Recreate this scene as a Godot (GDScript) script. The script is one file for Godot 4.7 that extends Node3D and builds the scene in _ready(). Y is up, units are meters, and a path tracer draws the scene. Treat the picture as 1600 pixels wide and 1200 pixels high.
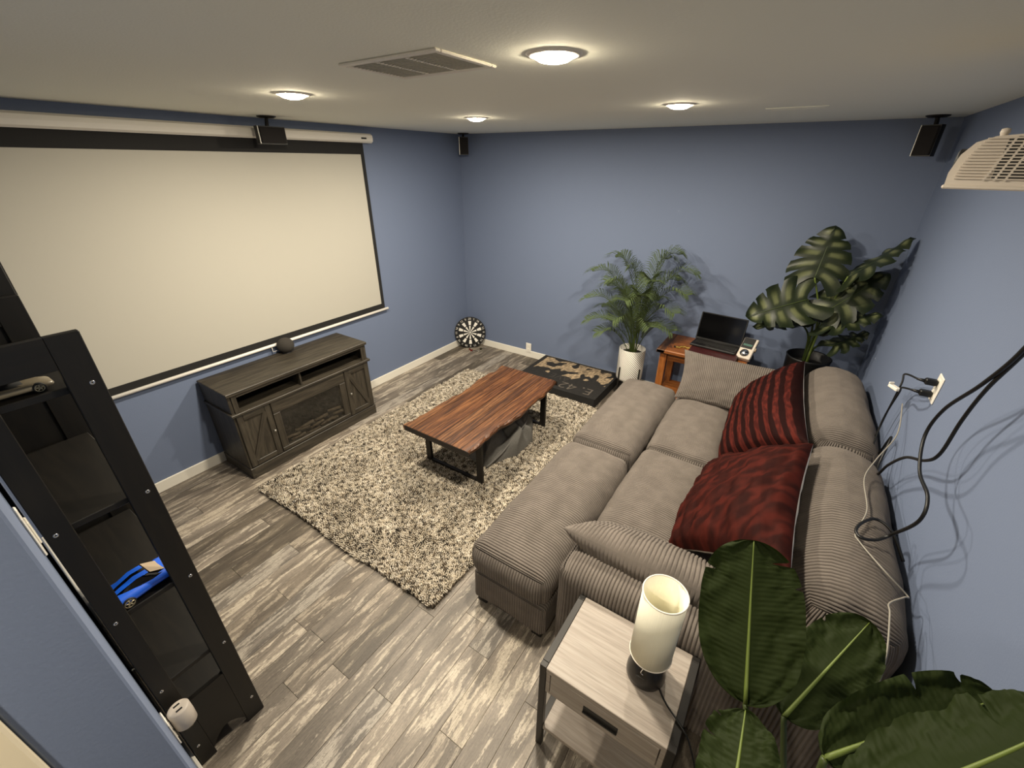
extends Node3D

# ---------------------------------------------------------------- helpers
var taken := {}
var M := {}
var rng := RandomNumberGenerator.new()
var nz := FastNoiseLite.new()

func numbered(called: String) -> String:
	if not taken.has(called):
		taken[called] = 0
		return called
	taken[called] += 1
	return "%s_%03d" % [called, taken[called]]

func tag(o: Node, label: String, category: String, group := "") -> void:
	o.set_meta("label", label)
	o.set_meta("category", category)
	if group != "":
		o.set_meta("group", group)

func thing(called: String, label: String, category: String, at := Vector3.ZERO, turn := 0.0, group := "") -> Node3D:
	var o := Node3D.new()
	o.name = numbered(called)
	add_child(o)
	o.position = at
	o.rotation.y = turn
	tag(o, label, category, group)
	return o

func part(called: String, mesh: Mesh, m: Material, parent: Node = null, at := Vector3.ZERO) -> MeshInstance3D:
	var o := MeshInstance3D.new()
	o.name = called if parent else numbered(called)
	o.mesh = mesh
	o.material_override = m
	o.cast_shadow = GeometryInstance3D.SHADOW_CASTING_SETTING_ON
	o.position = at
	if parent:
		parent.add_child(o, true)
	else:
		add_child(o)
	return o

func struct(called: String, mesh: Mesh, m: Material, parent: Node = null) -> MeshInstance3D:
	var o := part(called, mesh, m, parent)
	o.set_meta("kind", "structure")
	return o

func start() -> SurfaceTool:
	var st := SurfaceTool.new()
	st.begin(Mesh.PRIMITIVE_TRIANGLES)
	return st

func done(st: SurfaceTool) -> ArrayMesh:
	st.generate_normals()
	return st.commit()

# a, b, c, d run counter-clockwise seen from outside
func quad(st: SurfaceTool, a: Vector3, b: Vector3, c: Vector3, d: Vector3, ua := Vector2.ZERO, ub := Vector2.RIGHT, uc := Vector2.ONE, ud := Vector2.DOWN) -> void:
	st.set_uv(ua); st.add_vertex(a)
	st.set_uv(uc); st.add_vertex(c)
	st.set_uv(ub); st.add_vertex(b)
	st.set_uv(ua); st.add_vertex(a)
	st.set_uv(ud); st.add_vertex(d)
	st.set_uv(uc); st.add_vertex(c)

func tri(st: SurfaceTool, a: Vector3, b: Vector3, c: Vector3, ua := Vector2.ZERO, ub := Vector2.RIGHT, uc := Vector2.ONE) -> void:
	st.set_uv(ua); st.add_vertex(a)
	st.set_uv(uc); st.add_vertex(c)
	st.set_uv(ub); st.add_vertex(b)

# chamfered box between two corners; uv in metres with u along the grain axis
func bx(st: SurfaceTool, lo: Vector3, hi: Vector3, bev := 0.003, grain := 2, off := Vector2.ZERO) -> void:
	st.set_smooth_group(-1)
	var s := hi - lo
	bev = minf(bev, minf(s.x, minf(s.y, s.z)) * 0.45)
	var c := (lo + hi) * 0.5
	var h := s * 0.5
	var uv := func(p: Vector3, ax: int) -> Vector2:
		var q: Vector3 = p - lo
		var o1 := (ax + 1) % 3
		var o2 := (ax + 2) % 3
		if o1 != grain and o2 == grain:
			var t := o1
			o1 = o2
			o2 = t
		return Vector2(q[o1], q[o2]) + off
	for ax in 3:
		var b := (ax + 1) % 3
		var d := (ax + 2) % 3
		for sg in [-1.0, 1.0]:
			var p: Array[Vector3] = []
			for k in [[-1, -1], [1, -1], [1, 1], [-1, 1]]:
				var v := Vector3.ZERO
				v[ax] = sg * h[ax]
				v[b] = k[0] * (h[b] - bev)
				v[d] = k[1] * (h[d] - bev)
				p.append(v + c)
			if sg < 0:
				p.reverse()
			quad(st, p[0], p[1], p[2], p[3], uv.call(p[0], ax), uv.call(p[1], ax), uv.call(p[2], ax), uv.call(p[3], ax))
	if bev <= 0.0:
		return
	for ax in 3:
		var b := (ax + 1) % 3
		var d := (ax + 2) % 3
		for sb in [-1.0, 1.0]:
			for sd in [-1.0, 1.0]:
				var p: Array[Vector3] = []
				for k in [[-1, 0], [1, 0], [1, 1], [-1, 1]]:
					var v := Vector3.ZERO
					v[ax] = k[0] * (h[ax] - bev)
					v[b] = sb * (h[b] - (bev if k[1] else 0.0))
					v[d] = sd * (h[d] - (0.0 if k[1] else bev))
					p.append(v + c)
				if sb * sd < 0:
					p.reverse()
				quad(st, p[0], p[1], p[2], p[3], uv.call(p[0], b), uv.call(p[1], b), uv.call(p[2], b), uv.call(p[3], b))
	for sx in [-1.0, 1.0]:
		for sy in [-1.0, 1.0]:
			for sz in [-1.0, 1.0]:
				var p0 := c + Vector3(sx * h.x, sy * (h.y - bev), sz * (h.z - bev))
				var p1 := c + Vector3(sx * (h.x - bev), sy * h.y, sz * (h.z - bev))
				var p2 := c + Vector3(sx * (h.x - bev), sy * (h.y - bev), sz * h.z)
				if sx * sy * sz > 0:
					tri(st, p0, p1, p2, off, off, off)
				else:
					tri(st, p0, p2, p1, off, off, off)

func box(lo: Vector3, hi: Vector3, bev := 0.003, grain := 2, off := Vector2.ZERO) -> ArrayMesh:
	var st := start()
	bx(st, lo, hi, bev, grain, off)
	return done(st)

# grid of points p[i][j], i along u, j along v; faces out where du x dv points out
func sheet(st: SurfaceTool, p: Array, uvs: Array, flip := false, smooth := 0) -> void:
	st.set_smooth_group(smooth)
	for i in p.size() - 1:
		var p0: PackedVector3Array = p[i]
		var p1: PackedVector3Array = p[i + 1]
		var u0: PackedVector2Array = uvs[i]
		var u1: PackedVector2Array = uvs[i + 1]
		for j in p0.size() - 1:
			if flip:
				quad(st, p0[j], p0[j + 1], p1[j + 1], p1[j], u0[j], u0[j + 1], u1[j + 1], u1[j])
			else:
				quad(st, p0[j], p1[j], p1[j + 1], p0[j + 1], u0[j], u1[j], u1[j + 1], u0[j + 1])

# profile: list of (radius, height), from the bottom outside upwards
func lathe(st: SurfaceTool, prof: Array, n := 32, at := Vector3.ZERO) -> void:
	var p := []
	var uvs := []
	for i in n + 1:
		var a := TAU * (i % n) / n
		var row := PackedVector3Array()
		var ur := PackedVector2Array()
		var l := 0.0
		for k in prof.size():
			if k:
				l += prof[k].distance_to(prof[k - 1])
			row.append(at + Vector3(cos(a) * prof[k].x, prof[k].y, -sin(a) * prof[k].x))
			ur.append(Vector2(i * 1.0 / n, l))
		p.append(row)
		uvs.append(ur)
	sheet(st, p, uvs)

func curve(pts: Array, n := 8) -> PackedVector3Array:
	var out := PackedVector3Array()
	for i in pts.size() - 1:
		var a: Vector3 = pts[maxi(i - 1, 0)]
		var b: Vector3 = pts[i]
		var c: Vector3 = pts[i + 1]
		var d: Vector3 = pts[mini(i + 2, pts.size() - 1)]
		for k in n:
			out.append(b.cubic_interpolate(c, a, d, k * 1.0 / n))
	out.append(pts[-1])
	return out

func tube(st: SurfaceTool, pts: PackedVector3Array, r0: float, r1 := -1.0, n := 10) -> void:
	if r1 < 0:
		r1 = r0
	var p := []
	var uvs := []
	var side := Vector3.ZERO
	var l := 0.0
	for i in pts.size():
		var t := (pts[mini(i + 1, pts.size() - 1)] - pts[maxi(i - 1, 0)]).normalized()
		if i == 0:
			side = t.cross(Vector3.UP if absf(t.y) < 0.9 else Vector3.RIGHT).normalized()
		else:
			l += pts[i].distance_to(pts[i - 1])
		side = (side - t * side.dot(t)).normalized()
		var up := t.cross(side)
		var r := lerpf(r0, r1, i / maxf(1.0, pts.size() - 1.0))
		var row := PackedVector3Array()
		var ur := PackedVector2Array()
		for k in n + 1:
			var a := TAU * (k % n) / n
			row.append(pts[i] + (side * cos(a) + up * sin(a)) * r)
			ur.append(Vector2(l, k * 1.0 / n))
		p.append(row)
		uvs.append(ur)
	sheet(st, p, uvs, true)
	for e in 2:
		var row: PackedVector3Array = p[0 if e == 0 else -1]
		var c := pts[0 if e == 0 else -1]
		for k in n:
			if e == 0:
				tri(st, c, row[k + 1], row[k])
			else:
				tri(st, c, row[k], row[k + 1])

func tube_mesh(pts: Array, r: float, sub := 8, n := 10) -> ArrayMesh:
	var st := start()
	tube(st, curve(pts, sub), r, -1.0, n)
	return done(st)

# flat shape of the points (counter-clockwise seen from +y) given a thickness below y
func slab(st: SurfaceTool, poly: PackedVector2Array, y0: float, y1: float) -> void:
	st.set_smooth_group(-1)
	var idx := Geometry2D.triangulate_polygon(poly)
	for i in range(0, idx.size(), 3):
		var a := poly[idx[i]]
		var b := poly[idx[i + 1]]
		var c := poly[idx[i + 2]]
		if (b - a).cross(c - a) < 0:
			var t := b
			b = c
			c = t
		tri(st, Vector3(a.x, y1, a.y), Vector3(c.x, y1, c.y), Vector3(b.x, y1, b.y), a, c, b)
		tri(st, Vector3(a.x, y0, a.y), Vector3(b.x, y0, b.y), Vector3(c.x, y0, c.y), a, b, c)
	var area := 0.0
	for i in poly.size():
		area += poly[i].cross(poly[(i + 1) % poly.size()])
	for i in poly.size():
		var a := poly[i]
		var b := poly[(i + 1) % poly.size()]
		if area > 0:
			var t := a
			a = b
			b = t
		quad(st, Vector3(a.x, y0, a.y), Vector3(b.x, y0, b.y), Vector3(b.x, y1, b.y), Vector3(a.x, y1, a.y), a, b, b, a)

# ---------------------------------------------------------------- materials
func mat(c: Color, rough := 0.6, metal := 0.0) -> StandardMaterial3D:
	var m := StandardMaterial3D.new()
	m.albedo_color = c
	m.roughness = rough
	m.metallic = metal
	return m

func picture(w: int, h: int, f: Callable) -> ImageTexture:
	var b := PackedByteArray()
	b.resize(w * h * 3)
	var k := 0
	for y in h:
		for x in w:
			var c: Color = f.call(x, y)
			b[k] = int(clampf(c.r, 0, 1) * 255)
			b[k + 1] = int(clampf(c.g, 0, 1) * 255)
			b[k + 2] = int(clampf(c.b, 0, 1) * 255)
			k += 3
	return ImageTexture.create_from_image(Image.create_from_data(w, h, false, Image.FORMAT_RGB8, b))

func noise_tex(freq: float, seed_: int, bump := 0.0, ramp: Array = []) -> NoiseTexture2D:
	var n := FastNoiseLite.new()
	n.noise_type = FastNoiseLite.TYPE_SIMPLEX_SMOOTH
	n.frequency = freq
	n.seed = seed_
	n.fractal_octaves = 4
	var t := NoiseTexture2D.new()
	t.width = 512
	t.height = 512
	t.seamless = true
	t.noise = n
	if bump > 0:
		t.as_normal_map = true
		t.bump_strength = bump
	if ramp.size():
		var g := Gradient.new()
		g.offsets = PackedFloat32Array([0.25, 0.75])
		g.colors = PackedColorArray([ramp[0], ramp[1]])
		t.color_ramp = g
	return t

func grain_tex(w: int, h: int, seed_: int, c0: Color, c1: Color, c2: Color, su: float, sv: float, pores := 0.5) -> ImageTexture:
	nz.seed = seed_
	nz.frequency = 1.0
	nz.fractal_octaves = 2
	return picture(w, h, func(x: int, y: int) -> Color:
		var wob := nz.get_noise_2d(x * 0.003 * su, y * 0.010) * 0.6
		var a := nz.get_noise_2d(x * 0.006 * su, y * 0.05 * sv + wob * 0.7)
		var b := nz.get_noise_2d(x * 0.02 * su + 40.0, y * 0.35 * sv + wob * 1.6)
		var p := nz.get_noise_2d(x * 0.018 * su, y * 0.6 * sv + wob * 1.5 + 90.0)
		var t := clampf(0.5 + a * 0.75 + b * 0.5, 0, 1)
		var c := c0.lerp(c1, t * 2.0) if t < 0.5 else c1.lerp(c2, t * 2.0 - 1.0)
		return c * (1.0 - pores * clampf(p * 2.0 - 0.5, 0, 1)))

func make_materials() -> void:
	var orange_peel := noise_tex(0.06, 3, 3.0)
	M.wall = mat(Color(0.42, 0.468, 0.568), 0.75)
	M.ceiling = mat(Color(0.93, 0.935, 0.895), 0.9)
	for k in ["wall", "ceiling"]:
		M[k].normal_enabled = true
		M[k].normal_texture = orange_peel
		M[k].normal_scale = 0.12
		M[k].uv1_triplanar = true
		M[k].uv1_world_triplanar = true
		M[k].uv1_scale = Vector3.ONE * 3.0
	M.trim = mat(Color(0.90, 0.88, 0.83), 0.45)
	M.beige = mat(Color(0.89, 0.84, 0.73), 0.8)
	M.white = mat(Color(0.90, 0.88, 0.84), 0.4)
	M.black = mat(Color(0.05, 0.047, 0.045), 0.5)
	M.soft_black = mat(Color(0.085, 0.08, 0.075), 0.8)
	M.metal_black = mat(Color(0.13, 0.12, 0.11), 0.45, 0.4)
	M.chrome = mat(Color(0.85, 0.85, 0.85), 0.2, 1.0)
	M.steel = mat(Color(0.7, 0.69, 0.66), 0.35, 0.9)
	# floor planks: weathered grey wood print
	nz.seed = 11
	nz.frequency = 1.0
	nz.fractal_octaves = 3
	var plank_tex: Array[ImageTexture] = []
	for tx in 3:
		var sh: float = [-0.10, 0.02, 0.22][tx]
		plank_tex.append(picture(1200, 500, func(x: int, y: int) -> Color:
			var wob := nz.get_noise_2d(x * 0.0035 + tx * 50.0, y * 0.012)
			var tone := nz.get_noise_2d(x * 0.0026, y * 0.022 + wob * 0.4 + 17.0 + tx * 31.0)
			var worn := nz.get_noise_2d(x * 0.0075 + 60.0, y * 0.055 + wob * 0.7 + tx * 23.0)
			var fine := nz.get_noise_2d(x * 0.014, y * 0.45 + wob * 1.5)
			var speck := nz.get_noise_2d(x * 0.08 + 200.0, y * 0.36)
			var line := nz.get_noise_2d(x * 0.007 + 300.0, y * 0.22 + wob * 1.6 + speck * 0.12 + tx * 11.0)
			var saw := nz.get_noise_2d(x * 0.16 + y * 0.05 + 500.0, y * 0.10)
			var c := Color(0.43, 0.40, 0.365).lerp(Color(0.555, 0.52, 0.475), clampf(0.5 + tone * 1.5 + sh, 0, 1))
			c = c.lerp(Color(0.735, 0.70, 0.64), smoothstep(0.10, 0.34, worn + sh * 1.2 + speck * 0.22 + tone * 0.3) * 0.8)
			c = c * (1.0 + fine * 0.20 + speck * 0.09 + saw * 0.06)
			var crack := smoothstep(0.055, 0.0, absf(line)) * smoothstep(0.05, 0.35, worn * 0.8 + speck * 1.1 + saw * 0.6 + sh * 0.5)
			return c.lerp(Color(0.24, 0.215, 0.185), crack * 0.7)))
	for k in 6:
		var f: float = [0.70, 0.88, 0.98, 0.83, 0.97, 0.86][k]
		M["plank%d" % k] = mat(Color(f, f * [0.975, 0.99, 0.99, 0.98, 0.985, 1.0][k], f * [0.94, 0.98, 0.98, 0.96, 0.965, 1.01][k]).clamp(), 0.5)
		M["plank%d" % k].albedo_texture = plank_tex[[0, 0, 1, 1, 2, 2][k]]
		M["plank%d" % k].uv1_scale = Vector3(1.0 / 2.44, 1.0 / 1.02, 1)
	var tex_light := grain_tex(512, 256, 21, Color(0.535, 0.495, 0.455), Color(0.58, 0.54, 0.50), Color(0.615, 0.58, 0.54), 0.5, 2.0, 0.12)
	M.pale_wood = mat(Color.WHITE, 0.5)
	M.pale_wood.albedo_texture = tex_light
	M.pale_wood.uv1_scale = Vector3(1.2, 2.0, 1)
	var tex_rust := grain_tex(640, 320, 5, Color(0.175, 0.157, 0.13), Color(0.225, 0.203, 0.17), Color(0.28, 0.255, 0.215), 0.8, 1.4, 0.3)
	M.dark_wood = mat(Color.WHITE, 0.48)
	M.dark_wood.albedo_texture = tex_rust
	M.dark_wood.uv1_scale = Vector3(0.8, 1.5, 1)
	M.espresso = mat(Color(0.33, 0.31, 0.28), 0.5)
	M.espresso.albedo_texture = tex_rust
	M.espresso.uv1_scale = Vector3(0.8, 1.5, 1)
	var tex_acacia := grain_tex(640, 320, 9, Color(0.23, 0.14, 0.08), Color(0.365, 0.235, 0.135), Color(0.48, 0.33, 0.205), 0.8, 2.0, 0.5)
	for k in 4:
		M["acacia%d" % k] = mat([Color(1, 1, 1), Color(0.80, 0.76, 0.73), Color(0.97, 0.93, 0.88), Color(0.88, 0.82, 0.77)][k], 0.42)
		M["acacia%d" % k].albedo_texture = tex_acacia
		M["acacia%d" % k].uv1_scale = Vector3(0.75, 1.6, 1)
	M.oak = mat(Color(0.88, 0.84, 0.78), 0.35)
	M.oak.albedo_texture = grain_tex(512, 256, 31, Color(0.50, 0.30, 0.155), Color(0.64, 0.40, 0.215), Color(0.72, 0.48, 0.27), 0.8, 1.2, 0.3)
	M.oak.uv1_scale = Vector3(1.0, 1.6, 1)
	# corduroy: the ribs are geometry, the cloth has faint brushed patches
	M.cord = mat(Color(0.445, 0.415, 0.39), 0.95)
	M.cord.metallic_specular = 0.2
	M.cord.albedo_texture = noise_tex(0.010, 41, 0.0, [Color(0.91, 0.91, 0.91), Color(1, 1, 1)])
	M.cord.uv1_triplanar = true
	M.cord.uv1_scale = Vector3.ONE * 1.6
	M.cord.rim_enabled = true
	M.cord.rim = 0.12
	M.cord.rim_tint = 0.4
	var velvet := picture(256, 256, func(x: int, y: int) -> Color:
		var s := sin(y / 256.0 * TAU * 9.0 + nz.get_noise_2d(x * 0.02, y * 0.02) * 0.5)
		var patch := clampf(nz.get_noise_2d(x * 0.05 + 7.0, y * 0.09) * 1.6 + 0.5, 0.0, 1.0)
		var k := smoothstep(-0.15, 0.15, s)
		return Color(0.115, 0.05, 0.046).lerp(Color(0.30, 0.118, 0.098), k * (0.55 + 0.45 * patch)))
	M.velvet = mat(Color.WHITE, 0.7)
	M.velvet.albedo_texture = velvet
	M.velvet.metallic_specular = 0.15
	var velvet2 := picture(256, 256, func(x: int, y: int) -> Color:
		var s := sin(y / 256.0 * TAU * 9.0 + nz.get_noise_2d(x * 0.012, y * 0.012) * 1.5)
		var patch := clampf(nz.get_noise_2d((x + y) * 0.010 + 87.0, (x - y) * 0.035) * 1.5 + 0.35, 0.0, 1.0)
		return Color(0.145, 0.058, 0.048).lerp(Color(0.265, 0.10, 0.078), clampf(patch * 0.75 + 0.15 * smoothstep(-0.4, 0.4, s), 0, 1)))
	M.velvet_crushed = M.velvet.duplicate()
	M.velvet_crushed.albedo_texture = velvet2
	M.linen = mat(Color(0.88, 0.85, 0.80), 0.9)
	M.shade = mat(Color(0.95, 0.935, 0.86), 0.9)
	M.shade.albedo_texture = noise_tex(0.09, 15, 0.0, [Color(0.93, 0.93, 0.92), Color(1, 1, 1)])
	M.shade.uv1_triplanar = true
	M.shade.uv1_scale = Vector3(9, 30, 9)
	M.shade.backlight_enabled = true
	M.shade.backlight = Color(0.3, 0.28, 0.22)
	M.screen_white = mat(Color(0.70, 0.685, 0.64), 0.85)
	M.blanket = mat(Color(0.46, 0.45, 0.43), 0.95)
	M.blanket.albedo_texture = noise_tex(0.05, 8, 0.0, [Color(0.75, 0.75, 0.75), Color(1, 1, 1)])
	M.blanket.uv1_triplanar = true
	M.blanket.uv1_scale = Vector3.ONE * 6.0
	M.pot_white = mat(Color(0.86, 0.84, 0.80), 0.5)
	M.leaf = mat(Color(0.125, 0.16, 0.06), 0.65)
	M.leaf_dark = mat(Color(0.55, 0.58, 0.44), 0.42)
	M.palm = mat(Color(0.29, 0.34, 0.21), 0.5)
	M.stem = mat(Color(0.37, 0.43, 0.17), 0.55)
	M.stem_dark = mat(Color(0.22, 0.27, 0.10), 0.5)
	for k in ["leaf", "leaf_dark", "palm"]:
		M[k].backlight_enabled = true
		M[k].backlight = Color(0.04, 0.07, 0.012)
		M[k].metallic_specular = 0.22 if k == "leaf" else 0.4
		M[k].cull_mode = BaseMaterial3D.CULL_DISABLED
	M.leaf_dark.vertex_color_use_as_albedo = true
	M.blue_paint = mat(Color(0.04, 0.36, 0.86), 0.2)
	M.blue_paint.clearcoat_enabled = true
	M.tan_paint = mat(Color(0.50, 0.46, 0.38), 0.25)
	M.tyre = mat(Color(0.04, 0.04, 0.04), 0.7)
	M.rim_metal = mat(Color(0.70, 0.66, 0.55), 0.35, 0.7)
	M.glass_dark = mat(Color(0.035, 0.035, 0.04), 0.08)
	M.hide = mat(Color(0.62, 0.55, 0.46), 0.4)
	M.rubber = mat(Color(0.03, 0.03, 0.03), 0.45)
	M.cord_white = mat(Color(0.55, 0.53, 0.49), 0.5)
	M.red_plastic = mat(Color(0.72, 0.13, 0.08), 0.4)
	M.plastic_white = mat(Color(0.80, 0.76, 0.71), 0.4)
	M.lamp_glow = mat(Color(1, 1, 1), 0.5)
	M.lamp_glow.emission_enabled = true
	M.lamp_glow.emission = Color(1.0, 0.93, 0.80)
	M.lamp_glow.emission_energy_multiplier = 45.0

# ---------------------------------------------------------------- setting
const W := 4.06
const H := 2.4
const ZN := 4.17

func ready_light(env: Environment) -> void:
	env.background_mode = Environment.BG_COLOR
	env.background_color = Color(0.02, 0.02, 0.02)
	env.tonemap_mode = Environment.TONE_MAPPER_LINEAR
	env.tonemap_exposure = 4.15
	env.sdfgi_enabled = true
	env.ssao_enabled = true
	env.ssil_enabled = true

const LIGHT_COLOR := Color(1.0, 0.955, 0.875)
const LIGHT_ENERGY := 0.88

func _ready() -> void:
	rng.seed = 7
	var cam := Camera3D.new()
	cam.name = "camera"
	cam.position = Vector3(3.42728, 2.1356, 4.15085)
	cam.rotation = Vector3(-0.4807, 0.5811, 0.0058)
	cam.fov = 84.092
	cam.near = 0.02
	add_child(cam)
	var we := WorldEnvironment.new()
	we.name = "environment"
	we.environment = Environment.new()
	ready_light(we.environment)
	add_child(we)
	make_materials()
	downlight(Vector3(1.355, H, 1.455), "recessed ceiling light nearest the corner behind the dartboard", 1.1)
	downlight(Vector3(1.355, H, 2.79), "recessed ceiling light closest to the white projection screen", 1.08)
	downlight(Vector3(2.718, H, 1.53), "recessed ceiling light on the side of the big leafy plant, towards the far wall", 0.9)
	downlight(Vector3(2.718, H, 2.87), "largest looking recessed ceiling light, nearest the camera beside the square vent", 0.9)
	downlight(Vector3(3.30, H, 4.85), "recessed ceiling light in the passage behind the camera", 0.45)
	room()
	screen()
	tv_stand()
	ceiling_things()
	rug()
	coffee_table()
	corner_things()
	sofa()
	nightstand()
	bookshelves()
	end_table()
	plants()
	wall_things()

func downlight(at: Vector3, label: String, share := 1.0) -> void:
	var t := thing("recessed_light", label, "ceiling light", at, 0, "recessed ceiling lights")
	var st := start()
	lathe(st, [Vector2(0.058, -0.004), Vector2(0.061, -0.007), Vector2(0.074, -0.005), Vector2(0.078, 0.0)], 36)
	part("trim_ring", done(st), M.white, t)
	st = start()
	lathe(st, [Vector2(0.0005, -0.022), Vector2(0.022, -0.0208), Vector2(0.041, -0.0165), Vector2(0.053, -0.010), Vector2(0.059, -0.004)], 36)
	part("lens", done(st), M.lamp_glow, t)
	var l := AreaLight3D.new()
	l.name = "light"
	l.area_size = Vector2(0.10, 0.10)
	l.light_color = LIGHT_COLOR
	l.light_energy = LIGHT_ENERGY * share
	l.area_range = 9.0
	l.shadow_enabled = true
	l.position = Vector3(0, -0.024, 0)
	l.rotation = Vector3(-PI / 2, 0, 0)
	t.add_child(l)

func wallbox(called: String, lo: Vector3, hi: Vector3, m: Material) -> MeshInstance3D:
	return struct(called, box(lo, hi, 0.0), m)

func room() -> void:
	wallbox("wall_left", Vector3(-0.12, -0.1, -0.12), Vector3(0, H, ZN), M.wall)
	wallbox("wall_far", Vector3(0, -0.1, -0.12), Vector3(W, H, 0), M.wall)
	wallbox("wall_right", Vector3(W, -0.1, -0.12), Vector3(W + 0.12, H, 5.7), M.wall)
	struct("wall_near", box(Vector3(-0.12, -0.1, ZN), Vector3(2.63, H, 4.29), 0.004), M.wall)
	wallbox("wall_passage", Vector3(1.5, -0.1, 4.29), Vector3(1.62, H, 5.7), M.beige)
	wallbox("wall_back", Vector3(1.5, -0.1, 5.7), Vector3(W + 0.12, H, 5.82), M.beige)
	wallbox("ceiling", Vector3(-0.12, H, -0.12), Vector3(W + 0.12, H + 0.12, 5.82), M.ceiling)
	struct("trim_1", box(Vector3(2.56, 0, 4.29), Vector3(2.645, H, 4.40), 0.004), M.beige)
	var fl := wallbox("floor", Vector3(-0.12, -0.12, -0.12), Vector3(W + 0.12, -0.009, 5.7), mat(Color(0.16, 0.14, 0.12), 0.9))
	# planks run along z
	var pw := 0.1215
	var zmax := 5.4
	var i := 0
	while i * pw < W:
		var x0 := i * pw
		var x1 := minf(x0 + pw, W)
		var z := -rng.randf() * 1.22
		while z < zmax:
			var z1 := z + 1.22
			if z1 > 0.02:
				var a := maxf(z, 0.0)
				var b := minf(z1, zmax)
				var k := [0, 1, 1, 2, 2, 3, 3, 4, 5, 0, 2, 3, 1][rng.randi() % 13] as int
				var off := Vector2(rng.randf() * 1.2, rng.randf() * 0.89)
				part("plank", box(Vector3(x0 + 0.0004, -0.009, a + 0.0004), Vector3(x1 - 0.0004, 0, b - 0.0004), 0.0012, 2, off), M["plank%d" % k], fl)
			z = z1
		i += 1
	# baseboards
	struct("baseboard_left", box(Vector3(0, 0, 0), Vector3(0.012, 0.085, ZN), 0.003), M.trim)
	struct("baseboard_far", box(Vector3(0.012, 0, 0), Vector3(W, 0.085, 0.012), 0.003), M.trim)
	struct("baseboard_near", box(Vector3(0.012, 0, ZN - 0.012), Vector3(2.63, 0.085, ZN), 0.003), M.trim)
	struct("baseboard_right", box(Vector3(W - 0.012, 0, 0.012), Vector3(W, 0.085, 5.7), 0.003), M.trim)

func screen() -> void:
	var t := thing("projection_screen", "large white pull-down projection screen with black borders on the blue wall", "projection screen", Vector3(0.004, 0, 0))
	var zr := 1.378
	var zl := 3.74
	var yt := 2.187
	var yb := 0.859
	part("fabric", box(Vector3(0.018, yb, zr), Vector3(0.0195, yt, zl), 0.0), M.screen_white, t)
	var st := start()
	bx(st, Vector3(0.0175, yt, zr - 0.036), Vector3(0.020, 2.30, zl + 0.036), 0.0)
	bx(st, Vector3(0.0175, yb - 0.05, zr - 0.036), Vector3(0.020, yb, zl + 0.036), 0.0)
	bx(st, Vector3(0.0175, yb, zr - 0.036), Vector3(0.020, yt, zr), 0.0)
	bx(st, Vector3(0.0175, yb, zl), Vector3(0.020, yt, zl + 0.036), 0.0)
	part("black_border", done(st), M.soft_black, t)
	st = start()
	tube(st, PackedVector3Array([Vector3(0.024, yb - 0.062, zr - 0.07), Vector3(0.024, yb - 0.062, zl + 0.07)]), 0.0125, -1, 14)
	part("bottom_bar", done(st), M.white, t)
	st = start()
	for pts in [[Vector3(0.026, yb - 0.07, 2.545), Vector3(0.03, yb - 0.112, 2.545), Vector3(0.03, yb - 0.112, 2.495), Vector3(0.026, yb - 0.07, 2.495)]]:
		tube(st, PackedVector3Array(pts), 0.003, -1, 6)
	part("pull_handle", done(st), M.white, t)
	# roller case with an eight-sided section
	var prof := [Vector2(0.0, 2.275), Vector2(0.05, 2.273), Vector2(0.068, 2.285), Vector2(0.072, 2.31), Vector2(0.066, 2.333), Vector2(0.045, 2.345), Vector2(0.0, 2.345)]
	var za := 1.285
	var zb := 3.83
	st = start()
	st.set_smooth_group(-1)
	for k in prof.size() - 1:
		quad(st, Vector3(prof[k].x, prof[k].y, zb), Vector3(prof[k].x, prof[k].y, za), Vector3(prof[k + 1].x, prof[k + 1].y, za), Vector3(prof[k + 1].x, prof[k + 1].y, zb))
	part("roller_case", done(st), M.white, t)
	for e in 2:
		st = start()
		st.set_smooth_group(-1)
		var z0: float = [za - 0.018, zb][e]
		var z1: float = [za, zb + 0.018][e]
		for k in prof.size() - 1:
			var a := Vector3(prof[k].x, prof[k].y, z1)
			var b := Vector3(prof[k].x, prof[k].y, z0)
			var c := Vector3(prof[k + 1].x, prof[k + 1].y, z0)
			var d := Vector3(prof[k + 1].x, prof[k + 1].y, z1)
			quad(st, a, b, c, d)
			tri(st, a, d, Vector3(0, 2.31, z1))
			tri(st, b, Vector3(0, 2.31, z0), c)
		part("end_cap", done(st), M.white, t)
	part("badge", box(Vector3(0.0705, 2.302, 1.335), Vector3(0.0728, 2.314, 1.39), 0.0005), M.soft_black, t)

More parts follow.
